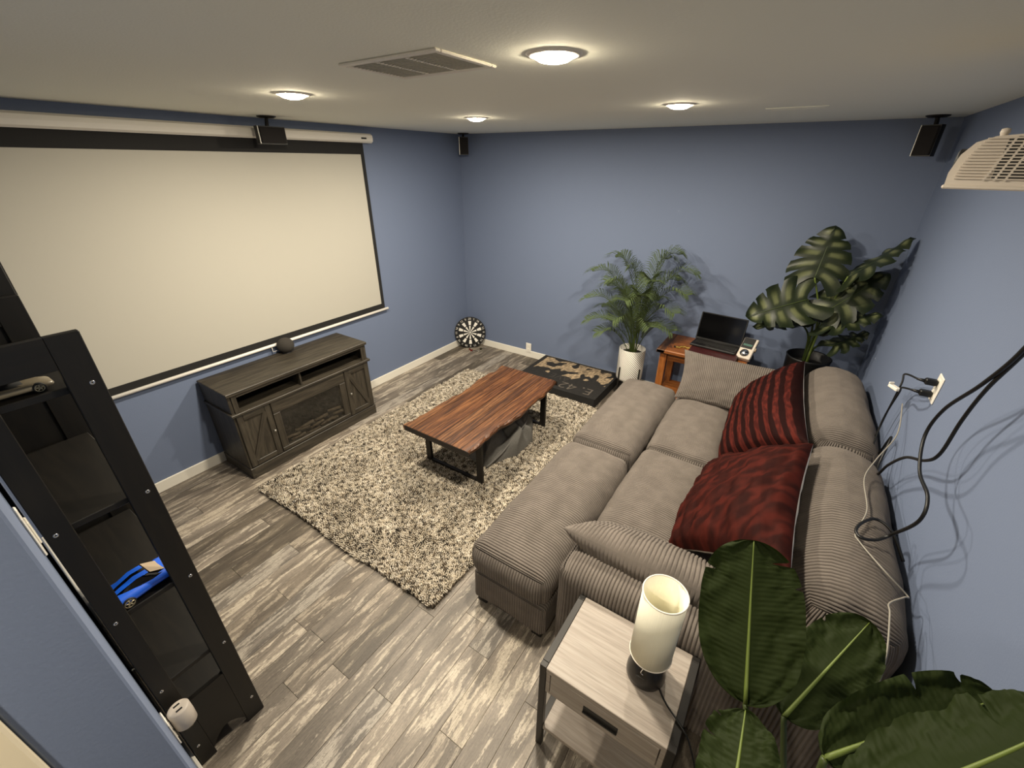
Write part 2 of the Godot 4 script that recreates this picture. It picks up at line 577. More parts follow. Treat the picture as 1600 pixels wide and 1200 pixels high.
func tv_stand() -> void:
	var t := thing("media_console", "rustic dark brown console with glass fireplace insert standing under the screen", "tv stand", Vector3(0.02, 0, 1.945))
	var L := 1.168
	var D := 0.406
	var w: Material = M.dark_wood
	part("top", box(Vector3(0, 0.70, -0.008), Vector3(D + 0.008, 0.724, L + 0.008), 0.003, 2), w, t)
	part("plinth", box(Vector3(0.0, 0, -0.004), Vector3(D, 0.09, L + 0.004), 0.003, 2, Vector2(0.1, 0.2)), w, t)
	for z in [0.0, L - 0.022]:
		part("side_panel", box(Vector3(0, 0.09, z), Vector3(D - 0.01, 0.70, z + 0.022), 0.002, 1, Vector2(z, 0.3)), w, t)
	part("back_panel", box(Vector3(0, 0.09, 0.022), Vector3(0.012, 0.70, L - 0.022), 0.0, 2), w, t)
	part("ledge", box(Vector3(0.012, 0.543, -0.014), Vector3(D + 0.014, 0.563, L + 0.014), 0.003, 2, Vector2(0.1, 0.0)), w, t)
	part("divider", box(Vector3(0.012, 0.563, 0.62), Vector3(D - 0.02, 0.70, 0.636), 0.002, 1), w, t)
	var st := start()
	bx(st, Vector3(D - 0.012, 0.563, 0.022), Vector3(D - 0.002, 0.70, 0.056), 0.002, 1)
	bx(st, Vector3(D - 0.012, 0.563, L - 0.056), Vector3(D - 0.002, 0.70, L - 0.022), 0.002, 1)
	bx(st, Vector3(D - 0.012, 0.678, 0.056), Vector3(D - 0.002, 0.70, L - 0.056), 0.002, 2)
	part("cubby_frame", done(st), w, t)
	# framed barn doors
	for dr in [[0.014, 0.262, 1], [0.915, 1.154, -1]]:
		var z0: float = dr[0]
		var z1: float = dr[1]
		var d := part("door", box(Vector3(D - 0.022, 0.10, z0), Vector3(D - 0.006, 0.535, z1), 0.002, 1, Vector2(0.2, z0)), w, t)
		st = start()
		var s := 0.042
		bx(st, Vector3(D - 0.008, 0.10, z0), Vector3(D + 0.004, 0.535, z0 + s), 0.003, 1, Vector2(0.4, 0.1))
		bx(st, Vector3(D - 0.008, 0.10, z1 - s), Vector3(D + 0.004, 0.535, z1), 0.003, 1, Vector2(0.3, 0.2))
		bx(st, Vector3(D - 0.008, 0.10, z0 + s), Vector3(D + 0.004, 0.10 + s, z1 - s), 0.003, 2, Vector2(0.2, 0.3))
		bx(st, Vector3(D - 0.008, 0.535 - s, z0 + s), Vector3(D + 0.004, 0.535, z1 - s), 0.003, 2, Vector2(0.1, 0.4))
		part("frame", done(st), w, d)
		st = start()
		var a := Vector3(D - 0.006, 0.535 - s, z0 + s if dr[2] < 0 else z1 - s)
		var b := Vector3(D - 0.006, 0.10 + s, z1 - s if dr[2] < 0 else z0 + s)
		if dr[2] > 0:
			a = Vector3(D - 0.006, 0.535 - s, z1 - s)
			b = Vector3(D - 0.006, 0.10 + s, z0 + s)
		else:
			a = Vector3(D - 0.006, 0.535 - s, z0 + s)
			b = Vector3(D - 0.006, 0.10 + s, z1 - s)
		var dir := (b - a).normalized()
		var sd := Vector3(1, 0, 0).cross(dir) * 0.019
		var f := Vector3(0.009, 0, 0)
		st.set_smooth_group(-1)
		quad(st, a - sd + f, b - sd + f, b + sd + f, a + sd + f, Vector2(0, 0), Vector2(0.4, 0), Vector2(0.4, 0.04), Vector2(0, 0.04))
		quad(st, a + sd, a + sd + f, b + sd + f, b + sd)
		quad(st, b - sd, b - sd + f, a - sd + f, a - sd)
		part("brace", done(st), w, d)
		st = start()
		lathe(st, [Vector2(0.004, 0), Vector2(0.004, 0.012), Vector2(0.009, 0.015), Vector2(0.010, 0.021), Vector2(0.006, 0.026), Vector2(0.0004, 0.027)], 16)
		var k := part("knob", done(st), M.steel, d, Vector3(D + 0.003, 0.318, z1 - 0.021 if dr[2] > 0 else z0 + 0.021))
		k.rotation.z = -PI / 2
	# fireplace
	var fp := part("fireplace", box(Vector3(D - 0.16, 0.10, 0.268), Vector3(D - 0.03, 0.535, 0.909), 0.002), M.black, t)
	st = start()
	bx(st, Vector3(D - 0.03, 0.10, 0.268), Vector3(D + 0.002, 0.132, 0.909), 0.003, 2)
	bx(st, Vector3(D - 0.03, 0.44, 0.268), Vector3(D + 0.002, 0.535, 0.909), 0.003, 2)
	bx(st, Vector3(D - 0.03, 0.132, 0.268), Vector3(D + 0.002, 0.44, 0.325), 0.003, 1)
	bx(st, Vector3(D - 0.03, 0.132, 0.855), Vector3(D + 0.002, 0.44, 0.909), 0.003, 1)
	part("surround", done(st), w, fp)
	st = start()
	for k in 11:
		var z := 0.36 + k * 0.044
		var y := 0.15 + 0.045 * sin(k * 1.9) + 0.03
		tube(st, PackedVector3Array([Vector3(D - 0.023, y + 0.012 * sin(k * 3.0), z - 0.06), Vector3(D - 0.021, y + 0.012 * cos(k * 5.0) + 0.02 * sin(k), z + 0.06)]), 0.014, 0.011, 8)
	part("logs", done(st), mat(Color(0.30, 0.26, 0.20), 0.9), fp)
	var gl := mat(Color(0.04, 0.04, 0.04, 0.16), 0.06)
	gl.transparency = BaseMaterial3D.TRANSPARENCY_ALPHA
	part("glass", box(Vector3(D - 0.006, 0.130, 0.322), Vector3(D - 0.003, 0.442, 0.858), 0.0), gl, fp)
	# ball
	var b := thing("round_speaker", "small dark round fabric ball standing on the console under the screen", "speaker", Vector3(0.075, 0.724, 2.455))
	st = start()
	var pr := []
	for k in 19:
		var a := -PI / 2 + PI * k / 18.0
		pr.append(Vector2(maxf(0.0004, cos(a) * 0.066), 0.0615 + sin(a) * 0.063))
	lathe(st, pr, 40)
	var cl := mat(Color(0.20, 0.185, 0.165), 0.95)
	part("body", done(st), cl, b)
	st = start()
	lathe(st, [Vector2(0.036, 0), Vector2(0.034, 0.008), Vector2(0.02, 0.01)], 24)
	part("foot", done(st), M.black, b)

func speaker(at: Vector3, turn: float, label: String, size := Vector3(0.10, 0.17, 0.10), drop := 0.05) -> void:
	# hangs under the ceiling; its grille looks along local +z
	var t := thing("satellite_speaker", label, "speaker", at, turn, "hanging surround speakers")
	var st := start()
	lathe(st, [Vector2(0.0004, -0.012), Vector2(0.045, -0.012), Vector2(0.058, -0.006), Vector2(0.06, 0.0)], 28)
	part("ceiling_plate", done(st), M.metal_black, t)
	st = start()
	tube(st, curve([Vector3(0, -0.01, 0), Vector3(0, -drop * 0.6, -0.01), Vector3(0, -drop - 0.02, -0.02)], 5), 0.011, 0.013, 10)
	part("bracket", done(st), M.metal_black, t)
	var body := Node3D.new()
	st = start()
	var s := size * 0.5
	var y0 := -drop - size.y
	# rounded back: section swept over height
	var sec: Array[Vector2] = []
	for k in 13:
		var a := PI * k / 12.0
		sec.append(Vector2(cos(a) * s.x, -sin(a) * s.z * 1.2))
	sec.append(Vector2(-s.x, s.z * 0.5))
	sec.append(Vector2(s.x, s.z * 0.5))
	var poly := PackedVector2Array(sec)
	slab(st, poly, y0, -drop)
	part("cabinet", done(st), M.black, t)
	part("grille", box(Vector3(-s.x * 0.93, y0 + 0.006, s.z * 0.5), Vector3(s.x * 0.93, -drop - 0.006, s.z * 0.5 + 0.014), 0.005), mat(Color(0.10, 0.085, 0.08), 0.95), t)
	part("edge_strip", box(Vector3(-s.x - 0.002, y0, s.z * 0.44), Vector3(-s.x + 0.003, -drop, s.z * 0.56), 0.001), M.steel, t)
	body.free()

func ceiling_things() -> void:
	speaker(Vector3(0.205, H, 2.26), PI / 2, "dark speaker hanging in front of the screen case", Vector3(0.19, 0.105, 0.12), 0.06)
	speaker(Vector3(0.165, H, 0.14), PI * 0.25, "dark speaker hanging in the corner above the dartboard", Vector3(0.095, 0.165, 0.09), 0.035)
	speaker(Vector3(3.905, H, 0.20), -PI * 0.16, "dark speaker hanging in the shadowy corner above the split-leaf plant", Vector3(0.10, 0.17, 0.13), 0.05)
	var v := thing("ceiling_vent", "square white louvred return vent in the ceiling near the largest light", "vent", Vector3(2.295, H, 2.965))
	var st := start()
	bx(st, Vector3(-0.20, -0.007, -0.14), Vector3(0.20, 0, -0.115), 0.004)
	bx(st, Vector3(-0.20, -0.007, 0.115), Vector3(0.20, 0, 0.14), 0.004)
	bx(st, Vector3(-0.20, -0.007, -0.115), Vector3(-0.175, 0, 0.115), 0.004)
	bx(st, Vector3(0.175, -0.007, -0.115), Vector3(0.20, 0, 0.115), 0.004)
	for x in [-0.06, 0.06]:
		bx(st, Vector3(x - 0.006, -0.0065, -0.115), Vector3(x + 0.006, -0.001, 0.115), 0.002)
	part("frame", done(st), M.trim, v)
	for k in 16:
		var z := -0.108 + k * 0.0144
		st = start()
		st.set_smooth_group(-1)
		var a := Vector3(-0.175, -0.002, z - 0.004)
		var b := Vector3(-0.175, -0.0062, z + 0.006)
		var d := Vector3(0.35, 0, 0)
		var th := Vector3(0, -0.0012, 0)
		quad(st, a + th, a + d + th, b + d + th, b + th)
		quad(st, b, b + d, a + d, a)
		quad(st, b + th, b + d + th, b + d, b)
		part("slat", done(st), M.trim, v)
	v = thing("slot_vent", "narrow white slot vent in the ceiling near the far blue wall", "vent", Vector3(3.21, H, 1.06))
	st = start()
	bx(st, Vector3(-0.145, -0.004, -0.055), Vector3(0.145, 0, -0.035), 0.003)
	bx(st, Vector3(-0.145, -0.004, 0.035), Vector3(0.145, 0, 0.055), 0.003)
	bx(st, Vector3(-0.145, -0.004, -0.035), Vector3(-0.125, 0, 0.035), 0.003)
	bx(st, Vector3(0.125, -0.004, -0.035), Vector3(0.145, 0, 0.035), 0.003)
	part("frame", done(st), M.ceiling, v)
	for k in 5:
		part("slat", box(Vector3(-0.125, -0.0035, -0.03 + k * 0.013), Vector3(0.125, -0.001, -0.023 + k * 0.013), 0.001), M.ceiling, v)
	# projector, hung upside down near the right wall: feet on top, vents towards +z
	var p := thing("projector", "white projector hanging upside down with vented side beside the right wall", "projector", Vector3(3.885, 2.087, 2.44), -0.22)
	st = start()
	var z0 := -0.13
	var z1 := 0.155
	var P := [Vector2(-0.17, 0.0), Vector2(0.20, 0.0), Vector2(0.20, 0.120), Vector2(-0.02, 0.116), Vector2(-0.115, 0.108), Vector2(-0.145, 0.096), Vector2(-0.163, 0.07), Vector2(-0.172, 0.03)]
	var pp := PackedVector2Array(P)
	var shell := start()
	slab(shell, pp, z0, z1)
	var sm := done(shell)
	var o := part("housing", sm, M.plastic_white, p)
	o.transform.basis = Basis(Vector3(1, 0, 0), Vector3(0, 0, 1), Vector3(0, -1, 0)) * Basis.from_scale(Vector3(1, 1, -1))
	part("bottom_lip", box(Vector3(-0.174, -0.006, z0), Vector3(0.20, 0.004, z1 + 0.004), 0.003), M.plastic_white, p)
	# vent: dark recess behind louvres, upright bars
	part("vent_recess", box(Vector3(-0.092, 0.018, z1 - 0.004), Vector3(0.19, 0.104, z1 + 0.0012), 0.0005), M.black, p)
	for k in 14:
		var y := 0.0165 + k * 0.0066
		var xl := -0.158 + 0.03 * pow(k / 13.0, 2.0)
		part("louvre", box(Vector3(xl, y, z1), Vector3(0.192, y + 0.0028, z1 + 0.005), 0.0008), M.plastic_white, p)
	for x in [-0.092, -0.074, -0.056, -0.012, 0.004, 0.045, 0.09, 0.14]:
		var lean := 0.012
		st = start()
		st.set_smooth_group(-1)
		var a := Vector3(x - lean, 0.014, z1 + 0.004)
		var b := Vector3(x + lean, 0.108, z1 + 0.004)
		var d := Vector3(0.0022, 0, 0)
		quad(st, a - d, a + d, b + d, b - d)
		quad(st, a - d - Vector3(0, 0, 0.004), a - d, b - d, b - d - Vector3(0, 0, 0.004))
		quad(st, a + d, a + d - Vector3(0, 0, 0.004), b + d - Vector3(0, 0, 0.004), b + d)
		part("bar", done(st), M.plastic_white, p)
	for x in [-0.105, 0.01]:
		st = start()
		lathe(st, [Vector2(0.007, 0.1), Vector2(0.007, 0.112), Vector2(0.009, 0.116), Vector2(0.008, 0.124), Vector2(0.0004, 0.126)], 16)
		part("foot", done(st), M.plastic_white, p, Vector3(x, 0, 0.12))
	st = start()
	lathe(st, [Vector2(0.03, 0.0), Vector2(0.03, 0.03), Vector2(0.024, 0.034), Vector2(0.022, 0.012), Vector2(0.0004, 0.010)], 24)
	var ln := part("lens", done(st), M.black, p, Vector3(-0.142, 0.055, 0.03))
	ln.rotation.z = PI / 2
	part("mount_plate", box(Vector3(0.02, 0.114, -0.06), Vector3(0.16, 0.126, 0.10), 0.003), M.plastic_white, p)
	st = start()
	tube(st, PackedVector3Array([Vector3(0.10, 0.126, 0.02), Vector3(0.10, 0.312, 0.02)]), 0.016)
	lathe(st, [Vector2(0.05, 0.30), Vector2(0.06, 0.308), Vector2(0.06, 0.32)], 24, Vector3(0.10, 0, 0.02))
	part("mount_pole", done(st), M.plastic_white, p)

# ---------------------------------------------------------------- rug and table
func rug() -> void:
	var x0 := 0.57
	var x1 := 2.285
	var z0 := 0.73
	var z1 := 3.165
	var t := thing("shag_rug", "thick beige and brown speckled shag rug under the coffee table", "rug", Vector3(x0, 0, z0))
	part("backing", box(Vector3(0.012, 0, 0.012), Vector3(x1 - x0 - 0.012, 0.012, z1 - z0 - 0.012), 0.004), mat(Color(0.27, 0.23, 0.18), 1.0), t)
	# one tuft of twisted yarn: three leaning strands
	var st := start()
	for k in 3:
		var a := TAU * k / 3.0 + 0.4
		var d := Vector3(cos(a), 0, sin(a))
		tube(st, PackedVector3Array([d * 0.002, d * 0.004 + Vector3(0, 0.016, 0), d * 0.0085 + Vector3(0, 0.027, 0)]), 0.0023, 0.0020, 5)
	var tuft := done(st)
	var mm := MultiMesh.new()
	mm.transform_format = MultiMesh.TRANSFORM_3D
	mm.use_colors = true
	mm.mesh = tuft
	var sp := 0.0085
	var nx := int((x1 - x0) / sp)
	var nzc := int((z1 - z0) / sp)
	mm.instance_count = nx * nzc
	var cols := [Color(0.78, 0.735, 0.64), Color(0.85, 0.81, 0.725), Color(0.68, 0.625, 0.53), Color(0.40, 0.345, 0.27), Color(0.13, 0.11, 0.085), Color(0.20, 0.17, 0.13), Color(0.83, 0.785, 0.69), Color(0.90, 0.86, 0.78)]
	var fn := FastNoiseLite.new()
	fn.seed = 3
	fn.frequency = 2.2
	for i in nx:
		for j in nzc:
			var x := (i + 0.5) * sp + rng.randf_range(-0.004, 0.004)
			var z := (j + 0.5) * sp + rng.randf_range(-0.004, 0.004)
			var ex := minf(x, x1 - x0 - x)
			var ez := minf(z, z1 - z0 - z)
			# rounded corners
			if ex < 0.05 and ez < 0.05 and Vector2(0.05 - ex, 0.05 - ez).length() > 0.05:
				x = clampf(x, 0.05, x1 - x0 - 0.05)
				z = clampf(z, 0.05, z1 - z0 - 0.05)
			var lean := Vector3(fn.get_noise_2d(x, z), 0, fn.get_noise_2d(x + 9.0, z)) * 0.9
			var e := minf(ex, ez)
			var b := Basis(Vector3.UP, rng.randf() * TAU) * Basis.from_scale(Vector3.ONE * rng.randf_range(0.85, 1.15))
			b = Basis(Vector3(lean.z, 0.001, -lean.x).normalized(), lean.length() + rng.randf() * 0.25) * b
			if e < 0.02:
				b = b.scaled(Vector3(1, 0.8, 1))
			mm.set_instance_transform(i * nzc + j, Transform3D(b, Vector3(x, 0.008, z)))
			var c: Color = cols[rng.randi() % cols.size()]
			mm.set_instance_color(i * nzc + j, (c * Color(0.94, 0.94, 0.96) * rng.randf_range(0.86, 1.06)).srgb_to_linear())
	var mi := MultiMeshInstance3D.new()
	mi.name = "pile"
	mi.multimesh = mm
	var m := mat(Color.WHITE, 1.0)
	m.vertex_color_use_as_albedo = true
	mi.material_override = m
	mi.set_meta("kind", "stuff")
	t.add_child(mi)

func coffee_table() -> void:
	var t := thing("coffee_table", "low coffee table with reddish brown live-edge wooden top and black metal legs on the rug", "coffee table", Vector3(1.66, 0.03, 1.80))
	var zl := 0.615
	var y0 := 0.375
	var y1 := 0.42
	var n := 8
	var xs := [-0.30, -0.222, -0.15, -0.075, 0.0, 0.075, 0.15, 0.22, 0.30]
	for k in n:
		var st := start()
		var a: float = xs[k] + 0.0008
		var b: float = xs[k + 1] - 0.0008
		var dy := rng.randf_range(-0.001, 0.001)
		var off := Vector2(rng.randf() * 0.1, k * 0.075 + rng.randf() * 0.02)
		if k > 0 and k < n - 1:
			bx(st, Vector3(a, y0, -zl), Vector3(b, y1 + dy, zl), 0.003, 2, off)
		else:
			# live edge: the outer side wanders and slopes under
			var s := -1.0 if k == 0 else 1.0
			var rows := []
			var uvs := []
			for i in 49:
				var z := -zl + 2 * zl * i / 48.0
				var wv := 0.013 * sin(z * 5.3 + s * 1.7) + 0.007 * sin(z * 13.0 + s) + 0.0035 * sin(z * 37.0 + 2.0 * s) + 0.002 * sin(z * 71.0)
				if s > 0:
					wv += 0.010 * exp(-pow((z + 0.36) / 0.10, 2.0)) - 0.013 * exp(-pow((z - 0.24) / 0.12, 2.0))
				else:
					wv += 0.02 * exp(-pow((z + 0.5) / 0.1, 2.0)) * -1.0
				var inner := b if s < 0 else a
				var outer := (a if s < 0 else b) + s * wv
				var row := PackedVector3Array()
				var ur := PackedVector2Array()
				var r := 0.004 * sin(z * 50.0)
				var pts := [Vector2(inner, y0), Vector2(inner, y1), Vector2(lerpf(inner, outer, 0.45), y1), Vector2(outer - s * (0.012 + r), y1 - 0.0015), Vector2(outer, y1 - 0.011), Vector2(outer + s * r * 0.7, y1 - 0.024), Vector2(outer - s * 0.014, y0), Vector2(inner, y0)]
				var l := 0.0
				for q in pts.size():
					row.append(Vector3(pts[q].x, pts[q].y, z))
					if q:
						l += pts[q].distance_to(pts[q - 1])
					ur.append(Vector2(z + zl, l) + off)
				rows.append(row)
				uvs.append(ur)
			sheet(st, rows, uvs, s < 0, -1)
			for e in 2:
				var row: PackedVector3Array = rows[0 if e == 0 else -1]
				var c := Vector3.ZERO
				for q in 7:
					c += row[q] / 7.0
				for q in 7:
					if (e == 0) == (s > 0):
						tri(st, c, row[q], row[q + 1])
					else:
						tri(st, c, row[q + 1], row[q])
		part("board", done(st), M["acacia%d" % (k % 4)], t)
	for z in [-zl - 0.002, zl]:
		part("end_edge", box(Vector3(-0.297, y0 + 0.001, z), Vector3(0.292, y1 - 0.002, z + 0.002), 0.0005), mat(Color(0.10, 0.075, 0.055), 0.6), t)
	for z in [-0.50, 0.42]:
		for x in [-0.275, 0.225]:
			part("leg", box(Vector3(x - 0.025, 0.0, z - 0.012), Vector3(x + 0.025, y0, z + 0.012), 0.002), M.metal_black, t)
		part("foot_bar", box(Vector3(-0.25, 0.0, z - 0.0119), Vector3(0.20, 0.022, z + 0.0119), 0.002), M.metal_black, t)
		part("top_plate", box(Vector3(-0.25, y0 - 0.02, z - 0.0119), Vector3(0.20, y0, z + 0.0119), 0.002), M.metal_black, t)
	# crumpled grey blanket pushed under the table
	var bt := thing("blanket", "bundled charcoal grey blanket heaped on the rug under the coffee table", "blanket", Vector3(1.73, 0.03, 1.70))
	var st2 := start()
	var rows := []
	var uvs := []
	nz.seed = 77
	nz.frequency = 1.0
	for i in 141:
		var a := TAU * (i % 140) / 140.0
		var row := PackedVector3Array()
		var ur := PackedVector2Array()
		for j in 61:
			var f := j / 60.0
			var r := 1.0 - f
			var ph := pow(f, 0.55)
			var ex := 0.20 * (1.0 + 0.10 * sin(a * 3.0 + 1.0))
			var ez := 0.37 * (1.0 + 0.06 * sin(a * 5.0))
			var rr := pow(r, 0.6)
			var p := Vector3(cos(a) * ex * rr, 0.23 * sin(ph * PI / 2), -sin(a) * ez * rr)
			var w := nz.get_noise_2d(p.x * 5.0 + p.z * 2.0, p.z * 3.2)
			var fold := 1.0 - absf(sin((p.x * 13.0 - p.z * 9.0) + 4.0 * nz.get_noise_2d(p.x * 2.2 + 3.0, p.z * 2.2)))
			p.y *= 0.62 + 0.30 * w + 0.50 * pow(fold, 0.7)
			p += Vector3(cos(a), 0, -sin(a)) * (fold - 0.5) * 0.06 * sin(PI * minf(1.0, f * 2.0 + 0.15))
			row.append(p)
			ur.append(Vector2(i / 140.0, f))
		rows.append(row)
		uvs.append(ur)
	sheet(st2, rows, uvs)
	part("folds", done(st2), M.blanket, bt)
	st2 = start()
	tube(st2, curve([Vector3(0.10, 0.015, 0.37), Vector3(0.15, 0.09, 0.22), Vector3(0.155, 0.15, 0.05), Vector3(0.15, 0.17, -0.1), Vector3(0.12, 0.21, -0.2)], 6), 0.008, 0.006, 8)
	part("hem", done(st2), M.blanket, bt)

# ---------------------------------------------------------------- the far left corner
func text_mesh(s: String, size: float, depth := 0.001) -> TextMesh:
	var tm := TextMesh.new()
	tm.text = s
	var f := SystemFont.new()
	f.font_names = PackedStringArray(["Droid Sans"])
	tm.font = f
	tm.font_size = 64
	tm.pixel_size = size / 46.0
	tm.depth = depth
	return tm

func corner_things() -> void:
	# dartboard leaning into the corner
	var t := thing("dartboard", "black and white dartboard leaning in the corner on the floor", "dartboard", Vector3(0.17, 0.0, 0.17))
	var pivot := Basis(Vector3.UP, PI * 0.22) * Basis(Vector3.RIGHT, -0.22)
	var R := 0.197
	var up := pivot * Vector3.UP
	var c := up * (R + 0.001) + pivot * Vector3(0, 0, 0.015)
	var place := func(o: Node3D, local: Vector3) -> void:
		o.transform = Transform3D(pivot, c + pivot * local)
	var st := start()
	lathe(st, [Vector2(0.0004, -0.014), Vector2(R - 0.004, -0.014), Vector2(R, -0.010), Vector2(R, 0.008), Vector2(R - 0.004, 0.012), Vector2(0.0004, 0.012)], 56)
	var o := part("board", done(st), M.soft_black, t)
	o.transform = Transform3D(pivot * Basis(Vector3.RIGHT, PI / 2), c)
	var ring := func(r0: float, r1: float, a0: float, a1: float) -> ArrayMesh:
		var s2 := start()
		var poly := PackedVector2Array()
		for k in 5:
			var a := lerpf(a0, a1, k / 4.0)
			poly.append(Vector2(sin(a), cos(a)) * r1)
		for k in 5:
			var a := lerpf(a1, a0, k / 4.0)
			poly.append(Vector2(sin(a), cos(a)) * r0)
		slab(s2, poly, 0.0, 0.002)
		return done(s2)
	var face := Basis(Vector3.RIGHT, PI / 2)
	var seg := PI / 10.0
	for k in 10:
		var a := k * seg * 2.0
		for r in [[0.016, 0.083], [0.094, 0.146]]:
			var w := part("segment", ring.call(r[0], r[1], a - seg * 0.42, a + seg * 0.42), M.white, t)
			w.transform = Transform3D(pivot * face * Basis(Vector3.FORWARD, 0), c + pivot * Vector3(0, 0, 0.0122))
	var nums := [20, 1, 18, 4, 13, 6, 10, 15, 2, 17, 3, 19, 7, 16, 8, 11, 14, 9, 12, 5]
	for k in 20:
		var a := k * seg
		var w := part("numeral", text_mesh(str(nums[k]), 0.024, 0.002), M.white, t)
		w.transform = Transform3D(pivot * Basis(Vector3.FORWARD, a), c + pivot * Vector3(sin(a) * 0.173, cos(a) * 0.173, 0.013))
	st = start()
	lathe(st, [Vector2(0.011, 0), Vector2(0.009, 0.003), Vector2(0.0004, 0.004)], 20)
	o = part("bullseye", done(st), M.white, t)
	o.transform = Transform3D(pivot * face, c + pivot * Vector3(0, 0, 0.012))
	# darts on the floor
	var spots := [[Vector3(0.30, 0.008, 0.23), 0.5, "red_plastic", "red flighted dart lying on the floor against the dartboard"], [Vector3(0.255, 0.008, 0.255), -0.4, "red_plastic", "second red flighted dart on the floor, closer to the dartboard"], [Vector3(0.34, 0.008, 0.10), 1.2, "stem_dark", "dark green flighted dart on the floor by the far baseboard"]]
	for s in spots:
		var d := thing("dart", s[3], "dart", s[0], s[1], "darts beside the dartboard")
		st = start()
		tube(st, PackedVector3Array([Vector3(0, 0, 0), Vector3(0.05, 0.0, 0)]), 0.0035, 0.0035, 8)
		tube(st, PackedVector3Array([Vector3(0.05, 0, 0), Vector3(0.08, 0, 0)]), 0.0012, 0.0004, 6)
		part("barrel", done(st), M.steel, d)
		st = start()
		tube(st, PackedVector3Array([Vector3(-0.04, 0.0, 0), Vector3(0.0, 0.0, 0)]), 0.002, 0.0025, 8)
		part("shaft", done(st), M.black, d)
		for k in 2:
			st = start()
			var f := Vector3(0, 1, 1).normalized() if k else Vector3(0, 1, -1).normalized()
			for sg in [-1.0, 1.0]:
				var w: Vector3 = f * 0.011 * sg
				quad(st, Vector3(-0.07, 0, 0), Vector3(-0.035, 0, 0), Vector3(-0.045, 0, 0) + w, Vector3(-0.072, 0, 0) + w)
				quad(st, Vector3(-0.072, 0, 0) + w, Vector3(-0.045, 0, 0) + w, Vector3(-0.035, 0, 0), Vector3(-0.07, 0, 0))
			part("flight", done(st), M[s[2]], d)
	# camouflage print cushion box
	var box_ := thing("floor_mat", "thick dark camouflage print floor cushion with E. 42 lettering against the far wall", "floor cushion", Vector3(1.20, 0.0, 0.03))
	nz.seed = 19
	nz.frequency = 1.0
	nz.fractal_octaves = 2
	var camo := mat(Color.WHITE, 0.9)
	camo.albedo_texture = picture(384, 288, func(x: int, y: int) -> Color:
		var u := x / 384.0
		var v := y / 288.0
		var sk := u * 9.0 + v * 2.0
		var a := nz.get_noise_2d(sk * 0.30, v * 1.7)
		var b := nz.get_noise_2d(sk * 0.62 + 30.0, v * 3.6)
		var e := nz.get_noise_2d(sk * 3.5 + 70.0, v * 12.0)
		var far := smoothstep(0.66, 0.50, v + 0.08 * a) * smoothstep(0.02, 0.07, v) * smoothstep(0.03, 0.07, u) * smoothstep(0.99, 0.95, u)
		var k := a * 0.8 + b * 0.75
		var base := Color(0.10, 0.09, 0.08)
		if far > 0.5 and k > -0.13:
			return Color(0.62, 0.54, 0.43) * (0.9 + 0.4 * e) if k > -0.07 else Color(0.19, 0.16, 0.13)
		return base * (1.0 + 0.3 * e))
	camo.uv1_scale = Vector3(1 / 0.93, 1 / 0.69, 1)
	st = start()
	bx(st, Vector3(0, 0, 0), Vector3(0.93, 0.0985, 0.69), 0.006, 0)
	part("body", done(st), M.soft_black, box_)
	part("printed_top", box(Vector3(0.004, 0.096, 0.004), Vector3(0.926, 0.10, 0.686), 0.001, 0), camo, box_)
	var ink := mat(Color(0.34, 0.31, 0.28), 0.9)
	var ink2 := mat(Color(0.19, 0.175, 0.16), 0.9)
	for w in [["E. 42", Vector3(0.67, 0.1005, 0.575), 0.125, ink], ["AVE", Vector3(0.42, 0.1005, 0.44), 0.10, ink2]]:
		o = part("lettering", text_mesh(w[0], w[2], 0.0012), w[3], box_)
		o.transform = Transform3D(Basis(Vector3.UP, PI) * Basis(Vector3.RIGHT, -PI / 2), w[1])
	st = start()
	for y in [0.006, 0.097]:
		tube(st, PackedVector3Array([Vector3(0, y, 0.688), Vector3(0.93, y, 0.688)]), 0.004, -1, 6)
		tube(st, PackedVector3Array([Vector3(0.928, y, 0.69), Vector3(0.928, y, 0.0)]), 0.004, -1, 6)
	part("piping", done(st), M.soft_black, box_)

